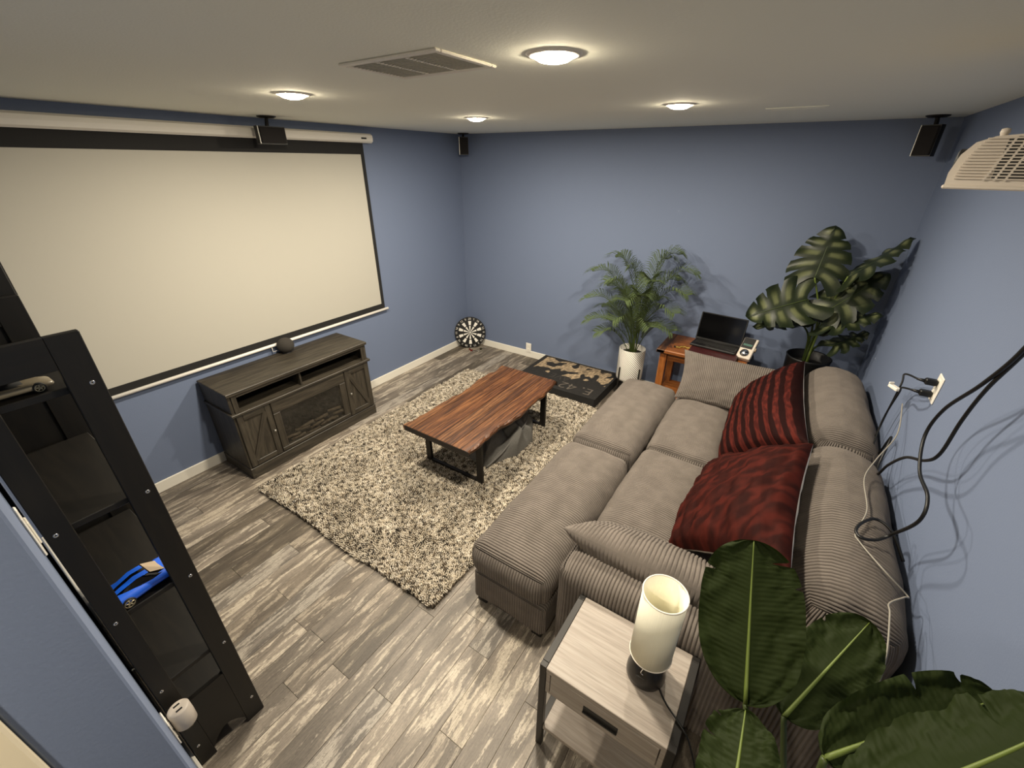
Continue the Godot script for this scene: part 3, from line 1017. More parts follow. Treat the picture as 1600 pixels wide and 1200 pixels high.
# ---------------------------------------------------------------- sofa
# a rounded, puffed block of ribbed cloth standing on y = 0; ribs run along x over top and sides, upright on the ends
func cord_block(s: Vector3, r: float, puff: float, bulge := 0.0, pitch := 0.0125, amp := 0.0032, seed_ := 1, rib_end := true) -> ArrayMesh:
	var h := s * 0.5
	var st := start()
	var fn := FastNoiseLite.new()
	fn.seed = seed_
	fn.frequency = 3.2
	fn.fractal_octaves = 3
	var coarse := func(n: int, half: float) -> PackedFloat32Array:
		var o := PackedFloat32Array()
		var m := 4
		for k in m:
			o.append(-half + r * (1.0 - cos(PI / 2 * k / m)))
		for k in n + 1:
			o.append(lerpf(-half + r, half - r, k * 1.0 / n))
		for k in m:
			o.append(half - r * (1.0 - cos(PI / 2 * (m - 1 - k) / m)))
		return o
	var fine := func(half: float) -> PackedFloat32Array:
		var n := int(round(2.0 * half / pitch)) * 8
		var o := PackedFloat32Array()
		for k in n + 1:
			o.append(lerpf(-half, half, k * 1.0 / n))
		return o
	var shape := func(p: Vector3, ribs: int) -> Vector3:
		var lim := h - Vector3.ONE * r
		var inner := p.clamp(-lim, lim)
		var d := p - inner
		var n := d.normalized() if d.length() > 1e-6 else Vector3.UP
		var q := inner + n * r
		var fx := 1.0 - pow(absf(q.x / h.x), 3.0)
		var fz := 1.0 - pow(absf(q.z / h.z), 3.0)
		var fy := 1.0 - pow(absf(q.y / h.y), 2.0)
		if q.y > 0:
			q.y += puff * maxf(fx, 0) * maxf(fz, 0) * q.y / h.y
		q.x += signf(q.x) * bulge * fz * fy * absf(q.x / h.x)
		q.z += signf(q.z) * bulge * fx * fy * absf(q.z / h.z)
		var w := 0.0
		if ribs == 2:
			w = absf(sin(PI * (p.z + h.z) / (2.0 * h.z / round(2.0 * h.z / pitch)))) * clampf((h.z - absf(p.z)) / 0.02, 0, 1)
		elif ribs == 0:
			w = absf(sin(PI * (p.x + h.x) / (2.0 * h.x / round(2.0 * h.x / pitch)))) * clampf((h.x - absf(p.x)) / 0.02, 0, 1)
		else:
			return q
		w = pow(minf(1.0, w * 1.35), 0.7)
		return q + n * (amp * (w - 1.0) + fn.get_noise_3d(q.x, q.y, q.z) * 0.010)
	var add := func(us: PackedFloat32Array, vs: PackedFloat32Array, at: Callable, ribs: int, flip: bool) -> void:
		var rows := []
		var uvs := []
		for u in us:
			var row := PackedVector3Array()
			var ur := PackedVector2Array()
			for v in vs:
				row.append(shape.call(at.call(u, v), ribs) + Vector3(0, h.y, 0))
				ur.append(Vector2(u, v))
			rows.append(row)
			uvs.append(ur)
		sheet(st, rows, uvs, flip)
	var cx: PackedFloat32Array = coarse.call(12, h.x)
	var cy: PackedFloat32Array = coarse.call(3, h.y)
	var fz_: PackedFloat32Array = fine.call(h.z)
	var fx_: PackedFloat32Array = fine.call(h.x)
	add.call(cx, fz_, func(u, v): return Vector3(u, h.y, v), 2, true)
	add.call(cy, fz_, func(u, v): return Vector3(h.x, u, v), 2, false)
	add.call(cy, fz_, func(u, v): return Vector3(-h.x, u, v), 2, true)
	add.call(fx_, cy, func(u, v): return Vector3(u, v, h.z), 0 if rib_end else 1, false)
	add.call(fx_, cy, func(u, v): return Vector3(u, v, -h.z), 0 if rib_end else 1, true)
	add.call(cx, coarse.call(4, h.z), func(u, v): return Vector3(u, -h.y, v), 1, false)
	return done(st)

# a pillow stretched over four corners (running round it), puffed to both sides; returns front and back mesh
func pillow(a: Vector3, b: Vector3, c: Vector3, d: Vector3, th: float, pitch := 0.0, amp := 0.003, wrinkle := 0.0, seed_ := 1, fill := 0.5) -> Array:
	var n := (c - a).cross(d - b).normalized()
	var lu := (a.distance_to(b) + d.distance_to(c)) * 0.5
	var nr := round(lu / pitch) if pitch > 0 else 0.0
	var nu := int(nr) * 8 if pitch > 0 else 72
	var nv := 40
	var fn := FastNoiseLite.new()
	fn.seed = seed_
	fn.frequency = 1.0
	fn.fractal_octaves = 3
	var out := []
	for side in [1.0, -1.0]:
		var rows := []
		var uvs := []
		for i in nu + 1:
			var u := i * 1.0 / nu
			var row := PackedVector3Array()
			var ur := PackedVector2Array()
			for j in nv + 1:
				var v := 0.5 - 0.5 * cos(PI * j / nv)
				var cu := 2 * u - 1
				var cv := 2 * v - 1
				var uu := 0.5 + 0.5 * cu * (1.0 - 0.07 * (1 - cv * cv))
				var vv := 0.5 + 0.5 * cv * (1.0 - 0.07 * (1 - cu * cu))
				var p := a.lerp(b, uu).lerp(d.lerp(c, uu), vv)
				var f := pow(maxf(0.0, (1 - pow(absf(cu), 2.4)) * (1 - pow(absf(cv), 2.4))), fill)
				var t := th * f
				if pitch > 0:
					t += amp * (pow(minf(1.0, absf(sin(PI * u * nr)) * 1.35), 0.7) - 1.0) * minf(1.0, f * 4.0)
				if wrinkle > 0:
					t += wrinkle * fn.get_noise_2d(u * 3.0 + v * 2.0, v * 7.0 - u * 3.0) * minf(1.0, f * 2.5)
				row.append(p + n * t * (side if side < 0.0 or pitch > 0 else 0.4))
				ur.append(Vector2(u, v))
			rows.append(row)
			uvs.append(ur)
		var st := start()
		sheet(st, rows, uvs, side < 0)
		out.append(done(st))
	return out

func sofa() -> void:
	# two ottomans pushed up against the seat
	var ob := cord_block(Vector3(0.43, 0.19, 1.105), 0.02, 0.0, 0.0, 0.0140, 0.008, 2)
	var oc := cord_block(Vector3(0.45, 0.19, 1.135), 0.07, 0.045, 0.012, 0.0145, 0.0105, 3)
	var names := ["grey corduroy ottoman nearest the side table with its plump top cushion", "grey corduroy ottoman at the far end beside the camouflage floor cushion"]
	for k in 2:
		var t := thing("ottoman", names[k], "ottoman", Vector3(2.633, 0, [2.438, 1.278][k]), 0, "ottomans in front of the sofa")
		part("base", ob, M.cord, t, Vector3(0.005, 0.055, 0))
		part("cushion", oc, M.cord, t, Vector3(0, 0.252, 0))
		for x in [-0.17, 0.17]:
			for z in [-0.50, 0.50]:
				var st := start()
				bx(st, Vector3(x - 0.03, 0, z - 0.03), Vector3(x + 0.03, 0.06, z + 0.03), 0.004)
				part("foot", done(st), M.black, t)
	var s := thing("sofa", "deep grey ribbed corduroy sofa along the right blue wall", "sofa", Vector3(3.45, 0, 1.80))
	part("base", box(Vector3(-0.545, 0.05, -1.14), Vector3(0.56, 0.30, 1.14), 0.02), M.cord, s)
	var seat := cord_block(Vector3(0.445, 0.16, 1.05), 0.055, 0.05, 0.015, 0.0140, 0.0095, 5)
	var rear := cord_block(Vector3(0.42, 0.16, 1.06), 0.045, 0.03, 0.01, 0.0140, 0.0095, 7)
	for k in 2:
		var z: float = [0.42, -0.64][k] + (0.0 if k == 0 else 0.0)
		part("seat_cushion", seat, M.cord, s, Vector3(-0.342, 0.29, z))
		part("seat_cushion", rear, M.cord, s, Vector3(0.07, 0.285, z))
	# arms with the ribs over the top
	var arm := cord_block(Vector3(0.27, 0.56, 1.13), 0.06, 0.02, 0.005, 0.0150, 0.0095, 9)
	for z in [1.075, -1.165]:
		var o := part("arm", arm, M.cord, s, Vector3(0.02, 0.06, z))
		o.rotation.y = PI / 2
	part("back_frame", box(Vector3(0.52, 0.05, -1.22), Vector3(0.585, 0.64, 1.20), 0.02), M.soft_black, s)
	var bc := cord_block(Vector3(0.34, 0.46, 1.16), 0.13, 0.05, 0.03, 0.0150, 0.0105, 12)
	for k in 2:
		var o := part("back_cushion", bc, M.cord, s, Vector3(0.385, 0.41, [0.50, -0.66][k]))
		o.rotation.z = -0.10
		if k == 1:
			o.rotation.y = 0.03
			o.scale = Vector3(1, 0.98, 0.97)
	# throw pillows
	var t := thing("cord_pillow", "long grey corduroy pillow lying over the near sofa arm behind the lamp", "pillow", Vector3(2.87, 0.66, 2.88), 0, "grey corduroy arm pillows")
	var pl := pillow(Vector3(0.0, 0.05, 0.0), Vector3(0.75, 0.05, 0.0), Vector3(0.74, -0.16, -0.26), Vector3(0.03, -0.16, -0.26), 0.105, 0.0170, 0.0095, 0.008, 4, 0.42)
	part("front_cover", pl[0], M.cord, t)
	part("back_cover", pl[1], M.cord, t)
	t = thing("cord_pillow", "grey corduroy pillow standing against the far sofa arm before the end table", "pillow", Vector3(2.86, 0.46, 0.90), 0, "grey corduroy arm pillows")
	pl = pillow(Vector3(0.02, 0.02, 0.06), Vector3(0.78, 0.02, 0.06), Vector3(0.76, 0.33, -0.20), Vector3(-0.02, 0.33, -0.20), 0.075, 0.0140, 0.008, 0.008, 5, 0.42)
	part("front_cover", pl[0], M.cord, t)
	part("back_cover", pl[1], M.cord, t)
	t = thing("velvet_pillow", "striped dark red velvet pillow leaning at the far back cushion", "pillow", Vector3(3.4, 0.48, 1.2), 0, "dark red velvet pillows")
	pl = pillow(Vector3(-0.07, 0.02, 0.46), Vector3(-0.09, 0.02, -0.50), Vector3(0.25, 0.41, -0.50), Vector3(0.30, 0.44, 0.72), 0.13, 0, 0, 0.012, 6, 0.42)
	part("back_cover", pl[0], M.linen, t)
	part("front_cover", pl[1], M.velvet, t)
	t = thing("velvet_pillow", "crumpled dark red velvet pillow nearest the lamp", "pillow", Vector3(3.4, 0.49, 2.2), 0, "dark red velvet pillows")
	pl = pillow(Vector3(-0.14, 0.02, 0.34), Vector3(-0.09, 0.03, -0.44), Vector3(0.31, 0.47, -0.22), Vector3(0.27, 0.46, 0.66), 0.13, 0, 0, 0.022, 8, 0.42)
	part("back_cover", pl[0], M.linen, t)
	part("front_cover", pl[1], M.velvet_crushed, t)

# ---------------------------------------------------------------- side table and lamp
func nightstand() -> void:
	var t := thing("side_table", "pale wood side table with one drawer and black metal frame beside the sofa", "side table", Vector3(3.03, 0, 3.02))
	var w := 0.475
	var d := 0.335
	var q := 0.026
	part("top", box(Vector3(q, 0.525, 0), Vector3(w - q, 0.55, d), 0.002, 0), M.pale_wood, t)
	var st := start()
	bx(st, Vector3(q, 0.40, 0.004), Vector3(0.042, 0.525, d - 0.004), 0.001, 2)
	bx(st, Vector3(w - 0.042, 0.40, 0.004), Vector3(w - q, 0.525, d - 0.004), 0.001, 2)
	bx(st, Vector3(0.042, 0.40, 0.004), Vector3(w - 0.042, 0.525, 0.016), 0.001, 0)
	bx(st, Vector3(0.042, 0.40, 0.016), Vector3(w - 0.042, 0.412, d - 0.004), 0.001, 0)
	part("carcass", done(st), M.pale_wood, t)
	var dr := part("drawer", box(Vector3(0.045, 0.408, d - 0.018), Vector3(w - 0.045, 0.518, d - 0.002), 0.0015, 0, Vector2(0.05, 0.15)), M.pale_wood, t)
	st = start()
	bx(st, Vector3(w / 2 - 0.062, 0.452, d - 0.003), Vector3(w / 2 + 0.062, 0.478, d + 0.0015), 0.001)
	part("pull", done(st), M.black, dr)
	st = start()
	bx(st, Vector3(w / 2 - 0.062, 0.448, d - 0.002), Vector3(w / 2 + 0.062, 0.454, d + 0.008), 0.001)
	part("pull_lip", done(st), M.metal_black, dr)
	part("lower_shelf", box(Vector3(q, 0.13, 0.004), Vector3(w - q, 0.15, d - 0.004), 0.002, 0, Vector2(0.02, 0.2)), M.pale_wood, t)
	for x in [0.0, w - q]:
		for z in [0.0, d - 0.022]:
			part("leg", box(Vector3(x, 0, z), Vector3(x + q, 0.551, z + 0.022), 0.0015), M.metal_black, t)
		part("top_rail", box(Vector3(x, 0.533, 0.022), Vector3(x + q, 0.551, d - 0.022), 0.0015), M.metal_black, t)
		part("bottom_rail", box(Vector3(x, 0.128, 0.022), Vector3(x + q, 0.146, d - 0.022), 0.0015), M.metal_black, t)
	# lamp
	var l := thing("table_lamp", "small table lamp with cream cylinder shade and round dark base on the side table", "lamp", Vector3(3.352, 0.551, 3.175))
	st = start()
	lathe(st, [Vector2(0.0004, 0), Vector2(0.060, 0), Vector2(0.065, 0.006), Vector2(0.065, 0.022), Vector2(0.061, 0.045), Vector2(0.051, 0.072), Vector2(0.042, 0.088), Vector2(0.034, 0.096), Vector2(0.0004, 0.098)], 48)
	var bm := mat(Color(0.105, 0.095, 0.09), 0.3)
	part("base", done(st), bm, l)
	st = start()
	lathe(st, [Vector2(0.012, 0.088), Vector2(0.012, 0.17), Vector2(0.0004, 0.172)], 16)
	part("socket", done(st), M.black, l)
	part("switch_panel", box(Vector3(-0.022, 0.022, 0.052), Vector3(0.010, 0.056, 0.0585), 0.003), M.black, l)
	part("usb_port", box(Vector3(-0.012, 0.030, 0.058), Vector3(0.000, 0.042, 0.060), 0.001), M.metal_black, l)
	st = start()
	var sh := []
	for pr in [Vector2(0.0655, 0.122), Vector2(0.0675, 0.122), Vector2(0.0675, 0.42), Vector2(0.0655, 0.42), Vector2(0.0655, 0.122)]:
		sh.append(pr)
	lathe(st, sh, 64)
	part("shade", done(st), M.shade, l)
	for y in [0.123, 0.419]:
		st = start()
		var ringp := PackedVector3Array()
		for k in 65:
			ringp.append(Vector3(cos(TAU * k / 64) * 0.067, y, sin(TAU * k / 64) * 0.067))
		tube(st, ringp, 0.0026, -1, 8)
		part("shade_trim", done(st), M.linen, l)
	st = start()
	tube(st, curve([Vector3(-0.004, 0.105, 0.058), Vector3(-0.008, 0.085, 0.06), Vector3(0.0, 0.075, 0.058)], 6), 0.0018, -1, 6)
	part("pull_chain", done(st), M.chrome, l)
	var cd := tube_mesh([Vector3(3.405, 0.5565, 3.20), Vector3(3.44, 0.555, 3.235), Vector3(3.50, 0.556, 3.275), Vector3(3.535, 0.52, 3.29), Vector3(3.58, 0.40, 3.31), Vector3(3.60, 0.2, 3.32)], 0.003, 8, 8)
	var o := part("black_cable", cd, M.rubber)
	tag(o, "thin black lamp cord running off the pale side table's edge", "cord")

# ---------------------------------------------------------------- bookshelves
func bookshelf(label: String, x0: float, x1: float, ht: float, shelves: Array) -> void:
	var t := thing("bookshelf", label, "bookshelf", Vector3(x0, 0, 3.907), 0, "dark wooden bookshelves")
	var w := x1 - x0
	var D := 0.248
	for s in 2:
		var xa := 0.0 if s == 0 else w - 0.02
		var sd := part("side_frame", box(Vector3(xa, 0, 0), Vector3(xa + 0.02, ht, 0.068), 0.002, 1, Vector2(0.1, 0.2)), M.espresso, t)
		part("stile", box(Vector3(xa, 0, D - 0.055), Vector3(xa + 0.02, ht, D), 0.002, 1, Vector2(0.0, 0.4)), M.espresso, sd)
		part("top_rail", box(Vector3(xa + 0.001, ht - 0.085, 0.068), Vector3(xa + 0.02, ht - 0.001, D - 0.055), 0.001, 2), M.espresso, sd)
		if s == 0:
			part("side_panel", box(Vector3(xa + 0.004, 0.1, 0.06), Vector3(xa + 0.010, ht - 0.01, D - 0.05), 0.0, 1), M.espresso, sd)
		# bottom rail with an arched cut
		var st := start()
		var poly := PackedVector2Array([Vector2(0.068, 0.36), Vector2(0.068, 0.04)])
		for k in 9:
			var f := k / 8.0
			poly.append(Vector2(lerpf(0.068, D - 0.055, f), 0.04 + 0.06 * sin(PI * f)))
		poly.append(Vector2(D - 0.055, 0.36))
		slab(st, poly, -0.009, 0.009)
		var r := part("bottom_rail", done(st), M.espresso, sd)
		r.transform = Transform3D(Basis(Vector3(0, 0, 1), Vector3(1, 0, 0), Vector3(0, 1, 0)), Vector3(xa + 0.0105, 0, 0))
		for y in shelves + [0.119]:
			for z in [0.022, D - 0.02]:
				st = start()
				lathe(st, [Vector2(0.002, 0.0005), Vector2(0.0035, 0.0015), Vector2(0.0055, 0.0012), Vector2(0.006, 0)], 14)
				var sc := part("screw", done(st), M.chrome, sd, Vector3(xa + (0.02 if s else 0.0), y, z))
				sc.rotation.z = -PI / 2 if s else PI / 2
	for y in shelves + [0.119]:
		part("shelf", box(Vector3(0.02, y - 0.02, 0.012), Vector3(w - 0.02, y, D - 0.012), 0.002, 0, Vector2(0.1, y * 0.2)), M.espresso, t)
	part("back_panel", box(Vector3(0.02, 0.1, D - 0.011), Vector3(w - 0.02, ht - 0.01, D - 0.004), 0.0, 1), M.espresso, t)
	part("top_cleat", box(Vector3(w - 0.10, ht - 0.05, 0.06), Vector3(w - 0.02, ht - 0.03, D - 0.012), 0.002, 0), M.espresso, t)

func toy_car(label: String, at: Vector3, turn: float, L: float, body_m: Material, dark_stripe: bool) -> void:
	# nose along local -z
	var t := thing("toy_car", label, "toy car", at, turn, "toy cars on the bookshelf")
	var k := L
	# stations along the length: z, half width, sill y, belt y
	var stn := [[-0.50, 0.15, 0.075, 0.10], [-0.47, 0.19, 0.05, 0.125], [-0.36, 0.215, 0.045, 0.15], [-0.20, 0.215, 0.045, 0.175], [0.0, 0.205, 0.045, 0.185], [0.20, 0.215, 0.045, 0.195], [0.36, 0.22, 0.05, 0.205], [0.46, 0.205, 0.06, 0.20], [0.50, 0.185, 0.08, 0.185]]
	var rows := []
	var uvs := []
	for s in stn:
		var hw: float = s[1] * k
		var y0: float = s[2] * k
		var y1: float = s[3] * k
		var row := PackedVector3Array()
		var ur := PackedVector2Array()
		for q in [Vector2(-0.85, 0), Vector2(-1.0, 0.18), Vector2(-1.03, 0.5), Vector2(-0.93, 0.85), Vector2(-0.72, 1.0), Vector2(-0.3, 1.05), Vector2(0.3, 1.05), Vector2(0.72, 1.0), Vector2(0.93, 0.85), Vector2(1.03, 0.5), Vector2(1.0, 0.18), Vector2(0.85, 0), Vector2(-0.85, 0)]:
			row.append(Vector3(q.x * hw, lerpf(y0, y1, q.y), s[0] * k))
			ur.append(Vector2(q.x, s[0]))
		rows.append(row)
		uvs.append(ur)
	var st := start()
	sheet(st, rows, uvs, true)
	for e in 2:
		var row: PackedVector3Array = rows[0 if e == 0 else -1]
		var c := Vector3.ZERO
		for p in row:
			c += p / row.size()
		for q in row.size() - 1:
			if e == 0:
				tri(st, c, row[q + 1], row[q])
			else:
				tri(st, c, row[q], row[q + 1])
	part("body", done(st), body_m, t)
	# cabin: glass with a painted roof
	var cab := [[-0.20, 0.17, 0.165, 0.02], [-0.02, 0.165, 0.27, 0.0], [0.12, 0.16, 0.285, 0.0], [0.30, 0.14, 0.24, 0.0], [0.42, 0.12, 0.20, 0.0]]
	rows = []
	uvs = []
	var roof := []
	var ruv := []
	for s in cab:
		var row := PackedVector3Array()
		var ur := PackedVector2Array()
		for q in [Vector2(-1.12, 0.0), Vector2(-1.0, 0.3), Vector2(-0.72, 0.93), Vector2(-0.4, 1.0), Vector2(0.4, 1.0), Vector2(0.72, 0.93), Vector2(1.0, 0.3), Vector2(1.12, 0.0)]:
			row.append(Vector3(q.x * s[1] * k, lerpf(0.16 * k, s[2] * k, q.y), s[0] * k))
			ur.append(q)
		rows.append(row)
		uvs.append(ur)
	st = start()
	sheet(st, rows, uvs, true)
	part("windows", done(st), M.glass_dark if dark_stripe else M.tyre, t)
	for s in [[-0.75, -0.2], [0.2, 0.75]]:
		st = start()
		rows = []
		uvs = []
		for z in cab.slice(1):
			var row := PackedVector3Array()
			var ur := PackedVector2Array()
			for q in 4:
				var f: float = lerpf(s[0], s[1], q / 3.0)
				row.append(Vector3(f * z[1] * k, z[2] * k * (1.0 - 0.03 * absf(f)) + 0.004 * k, z[0] * k))
				ur.append(Vector2(f, z[0]))
			rows.append(row)
			uvs.append(ur)
		sheet(st, rows, uvs, true)
		part("roof", done(st), body_m, t)
	if dark_stripe:
		st = start()
		rows = []
		uvs = []
		for z in [[-0.19, 0.172], [-0.10, 0.225], [-0.035, 0.264]]:
			var row := PackedVector3Array()
			var ur := PackedVector2Array()
			for q in 5:
				var f := lerpf(-0.8, 0.8, q / 4.0)
				row.append(Vector3(f * 0.17 * k, z[1] * k + 0.006 * k, z[0] * k))
				ur.append(Vector2(f, z[0]))
			rows.append(row)
			uvs.append(ur)
		sheet(st, rows, uvs, true)
		part("windscreen", done(st), M.hide, t)
		part("spoiler", box(Vector3(-0.2, 0.255, 0.44) * k, Vector3(0.2, 0.268, 0.53) * k, 0.001), M.black, t)
		for x in [-0.12, 0.12]:
			part("spoiler_post", box(Vector3(x - 0.012, 0.19, 0.46) * k, Vector3(x + 0.012, 0.258, 0.50) * k, 0.0005), M.black, t)
	for x in [-1.0, 1.0]:
		for z in [-0.31, 0.31]:
			st = start()
			lathe(st, [Vector2(0.05, -0.034), Vector2(0.072, -0.036), Vector2(0.08, -0.028), Vector2(0.08, 0.028), Vector2(0.072, 0.036), Vector2(0.05, 0.034)], 28)
			var wh := part("wheel", done(st), M.tyre, t, Vector3(x * 0.198 * k, 0.08 * k, z * k))
			wh.transform.basis = Basis(Vector3(0, 0, 1), PI / 2).scaled(Vector3.ONE * k)
			st = start()
			for a in 5:
				var an := TAU * a / 5.0
				tube(st, PackedVector3Array([Vector3(0, 0, 0), Vector3(cos(an) * 0.055, 0, sin(an) * 0.055)]), 0.012, 0.009, 6)
			var rp := PackedVector3Array()
			for a in 25:
				rp.append(Vector3(cos(TAU * a / 24) * 0.056, 0, sin(TAU * a / 24) * 0.056))
			tube(st, rp, 0.007, -1, 6)
			part("rim", done(st), M.rim_metal, wh, Vector3(0, -0.03 * x, 0))

func bookshelves() -> void:
	var sh := [0.50, 0.875, 1.249, 1.619]
	bookshelf("dark brown open-sided bookshelf holding the blue toy car, side towards the camera", 1.39, 1.97, 1.757, sh)
	bookshelf("taller dark bookshelf partly hidden behind the one with the blue toy car", 0.79, 1.385, 1.96, [0.50, 0.875, 1.249, 1.619, 1.86])
	toy_car("shiny blue toy sports car with rear wing on a bookshelf shelf", Vector3(1.887, 0.876, 4.018), 0.10, 0.235, M.blue_paint, true)
	toy_car("tan and black toy car on the top shelf of the nearer bookshelf", Vector3(1.90, 1.619, 4.065), 0.0, 0.155, M.tan_paint, false)

# ---------------------------------------------------------------- end table in the far right
func end_table() -> void:
	var t := thing("end_table", "orange brown wooden end table against the far wall behind the sofa", "end table", Vector3(2.57, 0, 0.02))
	var w := 0.72
	var d := 0.47
	var st := start()
	part("top", box(Vector3(0, 0.63, 0), Vector3(w, 0.66, d), 0.004, 0), M.oak, t)
	part("breadboard_end", box(Vector3(0.0, 0.6305, 0.0), Vector3(0.07, 0.6615, d), 0.003, 2, Vector2(0, 0.3)), M.acacia0, t)
	for x in [0.03, w - 0.09]:
		for z in [0.03, d - 0.09]:
			part("leg", box(Vector3(x, 0, z), Vector3(x + 0.06, 0.63, z + 0.06), 0.003, 1), M.oak, t)
	part("apron", box(Vector3(0.09, 0.55, d - 0.075), Vector3(w - 0.09, 0.63, d - 0.055), 0.002, 0), M.oak, t)
	part("apron", box(Vector3(0.045, 0.55, 0.09), Vector3(0.065, 0.63, d - 0.09), 0.002, 2), M.oak, t)
	part("shelf", box(Vector3(0.05, 0.18, 0.05), Vector3(w - 0.05, 0.20, d - 0.05), 0.002, 0), M.oak, t)
	# dark red case under the laptop
	var cs := thing("storage_case", "flat dark red patterned case under the laptop on the end table", "case", Vector3(2.83, 0.661, 0.16))
	var red := mat(Color(0.30, 0.07, 0.06), 0.5)
	red.albedo_texture = noise_tex(0.08, 51, 0.0, [Color(0.45, 0.4, 0.4), Color(1, 1, 1)])
	red.uv1_triplanar = true
	red.uv1_scale = Vector3.ONE * 6
	part("body", box(Vector3(0, 0, 0), Vector3(0.38, 0.042, 0.35), 0.006), red, cs)
	part("lid_edge", box(Vector3(-0.004, 0.0, -0.004), Vector3(0.384, 0.012, 0.354), 0.004), M.black, cs)
	# laptop, opened
	var lp := thing("laptop", "black laptop standing open with a dark screen on the end table", "laptop", Vector3(3.005, 0.7045, 0.285), -0.10)
	part("keyboard_base", box(Vector3(-0.185, 0, -0.08), Vector3(0.185, 0.018, 0.085), 0.004), M.black, lp)
	part("keyboard", box(Vector3(-0.165, 0.0175, -0.055), Vector3(0.165, 0.0195, 0.02), 0.001), M.soft_black, lp)
	part("touchpad", box(Vector3(-0.05, 0.0175, 0.03), Vector3(0.05, 0.019, 0.078), 0.001), M.metal_black, lp)
	var scr := part("screen_lid", box(Vector3(-0.192, 0, -0.006), Vector3(0.192, 0.245, 0.006), 0.004), M.black, lp, Vector3(0, 0.014, -0.085))
	scr.rotation.x = -0.22
	part("display", box(Vector3(-0.183, 0.02, 0.005), Vector3(0.183, 0.238, 0.0072), 0.0005), M.glass_dark, scr)
	st = start()
	tube(st, PackedVector3Array([Vector3(-0.17, 0.016, -0.083), Vector3(0.17, 0.016, -0.083)]), 0.009, -1, 10)
	part("hinge", done(st), M.soft_black, lp)
	# white device with a dial
	var dv := thing("dial_device", "small white device with a round chrome dial right of the laptop", "radio", Vector3(3.245, 0.661, 0.20), -0.25)
	dv.position = Vector3(3.245, 0.697, 0.38)
	dv.rotation = Vector3(-0.85, -0.18, 0)
	part("body", box(Vector3(-0.055, 0, -0.045), Vector3(0.055, 0.20, 0.0), 0.005), M.plastic_white, dv)
	part("face", box(Vector3(-0.052, 0.095, -0.0005), Vector3(0.036, 0.195, 0.003), 0.001), M.black, dv)
	part("display_strip", box(Vector3(-0.04, 0.118, 0.0025), Vector3(0.028, 0.137, 0.004), 0.0005), mat(Color(0.30, 0.42, 0.38), 0.3), dv)
	st = start()
	lathe(st, [Vector2(0.034, 0), Vector2(0.034, 0.006), Vector2(0.026, 0.008), Vector2(0.024, 0.014), Vector2(0.0004, 0.016)], 28)
	var dl := part("dial", done(st), M.chrome, dv, Vector3(-0.004, 0.05, 0.0))
	dl.rotation.x = PI / 2
	part("side_grip", box(Vector3(0.055, 0.09, -0.03), Vector3(0.066, 0.12, -0.005), 0.003), M.hide, dv)

	# small yellow strap on the table edge
	var ys := thing("yellow_strap", "small yellow strap lying on the orange brown end table behind the far grey pillow", "strap", Vector3(2.70, 0.6612, 0.36), 0.4)
	st = start()
	var rows := []
	var uvs := []
	for i in 17:
		var row := PackedVector3Array()
		var ur := PackedVector2Array()
		var x := i * 0.0075
		for q in [Vector2(0.0, -0.012), Vector2(0.004, -0.012), Vector2(0.004, 0.012), Vector2(0.0, 0.012)]:
			row.append(Vector3(x, q.x + 0.006 * absf(sin(i * 0.7)), q.y + 0.012 * sin(i * 0.5)))
			ur.append(Vector2(x, q.x))
		rows.append(row)
		uvs.append(ur)
	sheet(st, rows, uvs, true)
	part("band", done(st), mat(Color(0.62, 0.50, 0.20), 0.8), ys)
	part("buckle", box(Vector3(-0.012, 0, -0.014), Vector3(0.004, 0.008, 0.014), 0.002), M.black, ys)

# ---------------------------------------------------------------- plants
func frame_of(q: Array) -> Array:
	var base: Vector3 = q[0]
	var tip: Vector3 = q[1]
	var ax := tip - base
	var sd: Vector3 = q[3] - q[2]
	sd -= ax.normalized() * sd.dot(ax.normalized())
	var n := ax.cross(sd).normalized()
	return [base, ax, sd, n]

